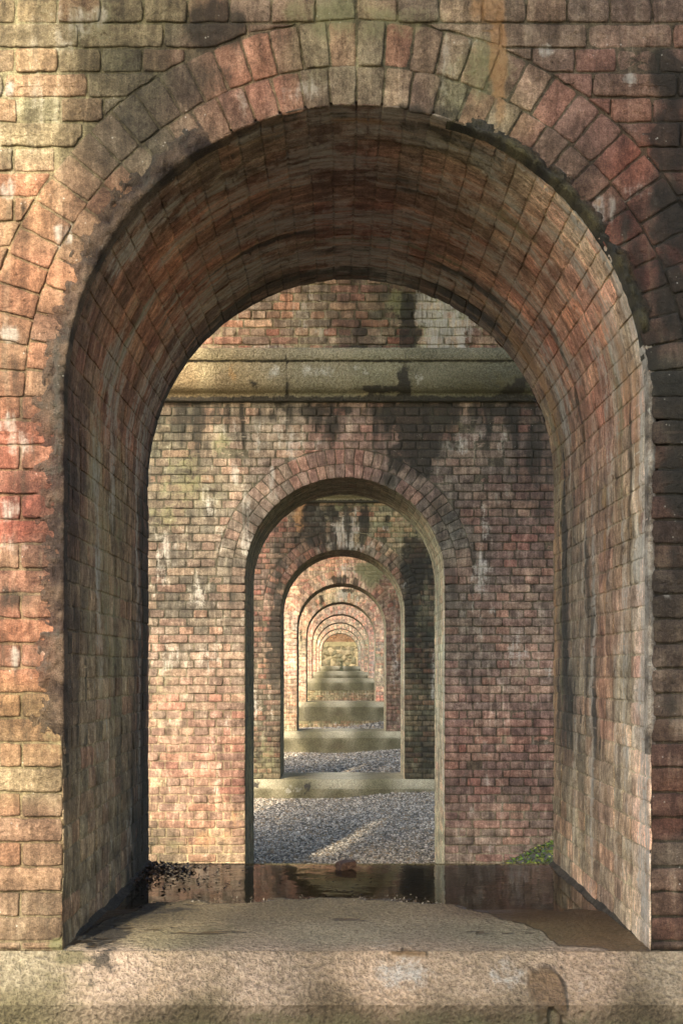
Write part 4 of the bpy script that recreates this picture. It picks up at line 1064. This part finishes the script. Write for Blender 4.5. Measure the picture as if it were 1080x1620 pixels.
mb.add(np.stack([x, y, z], 1), grid_faces(len(xs), len(ys)), (s2l((112, 106, 96)) * t + s2l((84, 78, 68)) * (1 - t)) * inside + (s2l((132, 136, 84)) * t + s2l((136, 124, 90)) * (1 - t)) * (1 - inside), uv=np.stack([x, y], 1))
g = mb.build('ground', M_EARTH, None); tag(g, 'grey gravelly ground running on between the piers and up the hillside', 'ground', kind='structure')

def pebble_mesh(name, regions, label):
    mb = MB(); r = np.random.default_rng(5)
    # a dented octahedron-like pebble subdivided once
    base = []
    ico = bmesh_ico()
    V0, F0 = ico
    for (xa, xb, ya, yb, n, s0, s1) in regions:
        for _ in range(n):
            px, py = r.uniform(xa, xb), r.uniform(ya, yb)
            s = r.uniform(s0, s1) * (1.6 if r.random() < .06 else 1)
            sc = s * np.array([1, r.uniform(.6, 1), r.uniform(.45, .75)])
            V = V0 * (1 + r.normal(0, .13, (len(V0), 1))) * sc
            a = r.uniform(0, 2 * pi); b = r.normal(0, .4)
            ca, sa, cb, sb = cos(a), sin(a), cos(b), sin(b)
            V = V @ np.array([[1, 0, 0], [0, cb, -sb], [0, sb, cb]]).T @ np.array([[ca, -sa, 0], [sa, ca, 0], [0, 0, 1]]).T
            base.append((V, px, py, s * r.uniform(.0, .9)))
    P2 = np.array([(b[1], b[2]) for b in base]); zz = gz(P2[:, 0], P2[:, 1])
    nv = len(V0); N = len(base)
    VV = np.concatenate([b[0] + np.array([b[1], b[2], zz[i] + b[3] * .6]) for i, b in enumerate(base)])
    pal = s2l([(138, 134, 124), (110, 107, 100), (160, 155, 144), (86, 84, 78), (134, 120, 100), (176, 170, 158), (100, 94, 82)]) * np.array([1.14, 1.06, .94])
    cc = pal[r.integers(0, len(pal), N)] * r.uniform(.7, 1.15, (N, 1))
    Fs = (np.array(F0)[None] + (np.arange(N) * nv)[:, None, None]).reshape(-1, 3).tolist()
    mb.add(VV, Fs, np.repeat(cc, nv, 0), uv=VV[:, :2], smooth=False)
    o = mb.build(name, M_STONE, None)
    return tag(o, label, 'gravel', kind='stuff')
def bmesh_ico():
    t = (1 + 5 ** .5) / 2
    V = np.array([(-1, t, 0), (1, t, 0), (-1, -t, 0), (1, -t, 0), (0, -1, t), (0, 1, t), (0, -1, -t), (0, 1, -t), (t, 0, -1), (t, 0, 1), (-t, 0, -1), (-t, 0, 1)]) / 1.9
    Fc = [(0, 11, 5), (0, 5, 1), (0, 1, 7), (0, 7, 10), (0, 10, 11), (1, 5, 9), (5, 11, 4), (11, 10, 2), (10, 7, 6), (7, 1, 8), (3, 9, 4), (3, 4, 2), (3, 2, 6), (3, 6, 8), (3, 8, 9), (4, 9, 5), (2, 4, 11), (6, 2, 10), (8, 6, 7), (9, 8, 1)]
    return V, Fc
pebble_mesh('gravel', [(-1.4, 1.5, 11.4, 16.9, 42000, .008, .0165), (-2.0, 2.2, 17.9, 23.3, 26000, .011, .022), (-1.6, 1.8, 24.4, 29.9, 9000, .016, .03)], 'loose grey gravel spread between the piers')

# ------------------------------------------------------------------ water film on the near sill
xs = np.linspace(X0 - R, X0 + R, 120); ys = np.linspace(.1, DEP[1] - .012, 110)
XX, YY = np.meshgrid(xs, ys); wet, dip = wet_top(XX.ravel(), YY.ravel())
keep = None
V = np.stack([XX.ravel(), D1 + YY.ravel(), np.full(XX.size, ZSILL[1] - .0035)], 1)
mb = MB(); mb.add(V, grid_faces(len(xs), len(ys), keep), (.3, .3, .3), uv=V[:, :2])
w_ = mb.build('puddle', M_WATER, None); tag(w_, 'shallow muddy puddle at the back of the near stone sill', 'puddle', kind='structure')

# brick fragment on the back edge of the sill
def lump(name, loc, size, tone, mat, seed, label, cat, cuts=3):
    import bmesh
    bm = bmesh.new(); bmesh.ops.create_cube(bm, size=1.0); bmesh.ops.subdivide_edges(bm, edges=bm.edges[:], cuts=cuts, use_grid_fill=True)
    V = np.array([v.co[:] for v in bm.verts]); Fc = [[v.index for v in f.verts] for f in bm.faces]; bm.free()
    L = np.linalg.norm(V, axis=1, keepdims=True); V = V * (1 - .12 * (L > .75) * 1.0)
    V[:, 2] += V[:, 0] * .25; V = V * (1 + (fbm(V * 3 + seed, seed, 3)[:, None] - .5) * .35) * np.array(size)
    V = V @ np.array([[cos(.5), -sin(.5), 0], [sin(.5), cos(.5), 0], [0, 0, 1]]).T
    V[:, 2] -= V[:, 2].min() + .004; V += np.array(loc)
    mb = MB(); mb.add(V, Fc, s2l(tone), (.1, .1, .2), uv=V[:, [0, 2]], smooth=False)
    o = mb.build(name, mat, None); return tag(o, label, cat)
lump('brick_fragment', (P(547, 1366, 5.05)[0], 5.02, ZSILL[1] - .003), (.066, .05, .03), (84, 64, 52), M_BRICK, 4, 'small broken piece of brick lying on the back edge of the near wet sill', 'brick fragment')

# ------------------------------------------------------------------ leaf litter
def leaves(mb, n, rx, ry, zf, size, pal, r, flat=.4, dens=None):
    for _ in range(n):
        while True:
            x = r.uniform(*rx); y = r.uniform(*ry)
            if dens is None or r.random() < dens(x, y): break
        s = r.uniform(*size); a = r.uniform(0, 2 * pi)
        pts = np.array([(-1, 0, 0), (-.4, .42, .12), (.3, .38, .1), (1, 0, 0), (.3, -.38, .1), (-.4, -.42, .12), (0, 0, -.06)]) * s
        b = r.normal(0, flat); c = r.normal(0, flat)
        Rx = np.array([[1, 0, 0], [0, cos(b), -sin(b)], [0, sin(b), cos(b)]]); Ry = np.array([[cos(c), 0, sin(c)], [0, 1, 0], [-sin(c), 0, cos(c)]]); Rz = np.array([[cos(a), -sin(a), 0], [sin(a), cos(a), 0], [0, 0, 1]])
        V = pts @ Rx.T @ Ry.T @ Rz.T + np.array([x, y, zf(x, y) + s * .3 + abs(r.normal(0, 1)) * s * .5 * flat])
        mb.add(V, [[0, 1, 6], [1, 2, 6], [2, 3, 6], [3, 4, 6], [4, 5, 6], [5, 0, 6]], pal[r.integers(len(pal))] * r.uniform(.6, 1.3), uv=V[:, :2], smooth=False)
r = np.random.default_rng(31)
mb = MB(); zs1 = ZSILL[1]
dk = s2l([(42, 34, 30), (56, 44, 34), (34, 30, 30), (70, 52, 38)])
leaves(mb, 520, (X0 - R + .01, X0 - R + .36), (D1 + .8, D1 + 1.59), lambda x, y: zs1 - .004 + .008 * max(0, 1 - (x - X0 + R) / .2), (.004, .012), dk, r, .35,
       dens=lambda x, y: math.exp(-((x - X0 + R) / .14) ** 2) * sst(.8, 1.6, np.array([y - D1]))[0])
leaves(mb, 130, (X0 - R + .02, X0 + .5), (D1 + .85, D1 + 1.58), lambda x, y: zs1 - .002, (.004, .011), dk, r, .2, dens=lambda x, y: math.exp(-((x + .8) / .7) ** 2))
leaves(mb, 40, (X0 - R + .02, X0 + R - .05), (D1 + .3, D1 + 1.58), lambda x, y: zs1 - .001, (.003, .007), s2l([(110, 60, 36), (60, 44, 30), (140, 100, 60)]), r, .2)
for _ in range(520):
    gx = r.uniform(-.62, .35); gy = float(np.interp(gx, _wx, _wy)) + r.normal(.03, .035)
    leaves(mb, 1, (gx, gx), (D1 + gy, D1 + gy), lambda x, y: zs1 - .001, (.0025, .006), s2l([(150, 142, 124), (110, 100, 86), (84, 70, 56), (60, 48, 38)]), r, .6)
o = mb.build('leaf_litter', M_DEADLEAF, None); tag(o, 'wet black leaf litter heaped in the back left corner of the near sill', 'leaf litter', kind='stuff')

# green ground cover on the bank by the second pier
mb = MB(); gr = s2l([(96, 120, 34), (122, 140, 44), (70, 92, 30), (150, 150, 60), (110, 96, 50), (86, 84, 60)])
zf = lambda x, y: float(gz(np.array([x]), np.array([y]))[0])
leaves(mb, 3200, (1.0, 2.25), (9.3, 10.45), zf, (.008, .022), gr, r, .6, dens=lambda x, y: min(1, max(.04, (x - 1.25) / .4)))
o = mb.build('ground_cover', M_LEAF, None); tag(o, 'bright green weeds and moss on the bank at the right foot of the second pier', 'ground cover', kind='stuff')

# ------------------------------------------------------------------ far end: rubble wall, leafy slope and a shrub
yw = 72.0
root = thing('rubble_wall', 'mossy rubble stone wall closing the view behind the last archway', 'wall', (0, yw, -.3))
mb = MB(); r = np.random.default_rng(9)
zlo, zhi = -.6, 1.52
XXs, ZZs = np.meshgrid(np.linspace(-7, 7, 420), np.linspace(zlo, zhi, 60)); x = XXs.ravel(); z = ZZs.ravel()
cen = np.column_stack([r.uniform(-7, 7, 520), r.uniform(zlo, zhi - .1, 520)])
dist = np.hypot(x[:, None] - cen[None, :, 0], (z[:, None] - cen[None, :, 1]) * 1.15)
so = np.sort(dist, 1)[:, :2]; gap = so[:, 1] - so[:, 0]; idx = dist.argmin(1)
dome = np.sqrt(np.clip(gap / .2, 0, 1)); w = dome * .14 * (z < zhi - .28) + .12 * (z >= zhi - .28) + (uvn(x, z, 6, 6, 12, 4) - .5) * .08 + r.uniform(0, .08, 520)[idx] * (z < zhi - .28)
pal = s2l([(108, 96, 72), (94, 84, 60), (122, 108, 80), (78, 72, 52), (100, 88, 66)])[r.integers(0, 5, 520)]
col = pal[idx] * (0.8 + .2 * dome[:, None]); top = (z >= zhi - .28)[:, None]  # gaps between stones darkened, shade put into the colour
gm = uvn(x, z, 2, 2, 14, 4)[:, None]; col = np.where(top, s2l((100, 90, 62)), col) * (1 - gm * .15) + s2l((96, 96, 46)) * gm * .15
mb.add(np.stack([x, yw - w, z], 1), grid_faces(420, 60), col, uv=np.stack([x, z], 1))
V = np.array([(-7, yw - .1, zhi), (7, yw - .1, zhi), (7, yw + 1, zhi), (-7, yw + 1, zhi), (-7, yw + 1, zlo), (7, yw + 1, zlo)]); mb.add(V, [[0, 1, 2, 3], [3, 2, 5, 4]], s2l((150, 140, 100)), uv=V[:, :2], smooth=False)
for xe in (-7, 7):
    V = np.array([(xe, yw - .1, zlo), (xe, yw + 1, zlo), (xe, yw + 1, zhi), (xe, yw - .1, zhi)]); mb.add(V, [[0, 1, 2, 3]], s2l((150, 140, 100)), uv=V[:, 1:], smooth=False)
mb.build('rubble_facing', M_RUBBLE, root)
mb = MB(); XX, YY = np.meshgrid(np.linspace(-40, 40, 160), np.linspace(yw + .9, yw + 45, 90)); x = XX.ravel(); y = YY.ravel()
zz = zhi - .05 + (y - yw - .9) * .55 + (uvn(x, y, .8, .8, 15, 4) - .5) * .35
t = uvn(x, y, 5, 5, 16, 3)[:, None]
mb.add(np.stack([x, y, zz], 1), grid_faces(160, 90), s2l((104, 74, 42)) * t + s2l((80, 60, 36)) * (1 - t), uv=np.stack([x, y], 1))
o = mb.build('hillside', M_EARTH, None); tag(o, 'slope of brown fallen leaves above the far rubble wall', 'hill', kind='structure')
mb = MB(); leaves(mb, 2500, (-2.6, 2.6), (yw + .95, yw + 4.5), lambda x, y: zhi - .02 + (y - yw - .9) * .55, (.03, .07), s2l([(104, 68, 34), (122, 86, 44), (84, 54, 30), (70, 46, 26)]), r, .6)
o = mb.build('fallen_leaves', M_LEAF, None); tag(o, 'orange brown fallen leaves on the slope above the far rubble wall', 'fallen leaves', kind='stuff')

# little shrub in front of the last pier's sill
sx, sy = P(541.5, 1060, 55.9)[0], 55.9
root = thing('small_shrub', 'small dark green shrub growing before the last pier, seen through all the archways', 'shrub', (sx, sy, -.3))
mb = MB(); mc = MB(); r = np.random.default_rng(12)
for i in range(9):
    a = r.uniform(0, 2 * pi); rr = r.uniform(.03, .2); top = np.array([sx + rr * cos(a), sy + rr * sin(a), r.uniform(.1, .42)]); bot = np.array([sx + r.normal(0, .02), sy + r.normal(0, .02), -.4])
    ring = [np.array([cos(q), sin(q), 0]) for q in (0, 2.1, 4.2)]
    V = np.array([bot + .008 * q for q in ring] + [top + .003 * q for q in ring]); mb.add(V, [[0, 1, 4, 3], [1, 2, 5, 4], [2, 0, 3, 5]], s2l((70, 60, 40)), uv=V[:, [0, 2]])
    for _ in range(26):
        t = r.uniform(.3, 1.05); c = bot + (top - bot) * t + r.normal(0, .03, 3)
        leaves(mc, 1, (c[0], c[0]), (c[1], c[1]), lambda x, y, c=c: c[2], (.015, .035), s2l([(70, 84, 46), (92, 104, 60), (54, 66, 38), (120, 128, 84)]), r, .8)
mb.build('stem', M_LEAF, root); mc.build('foliage', M_LEAF, root)
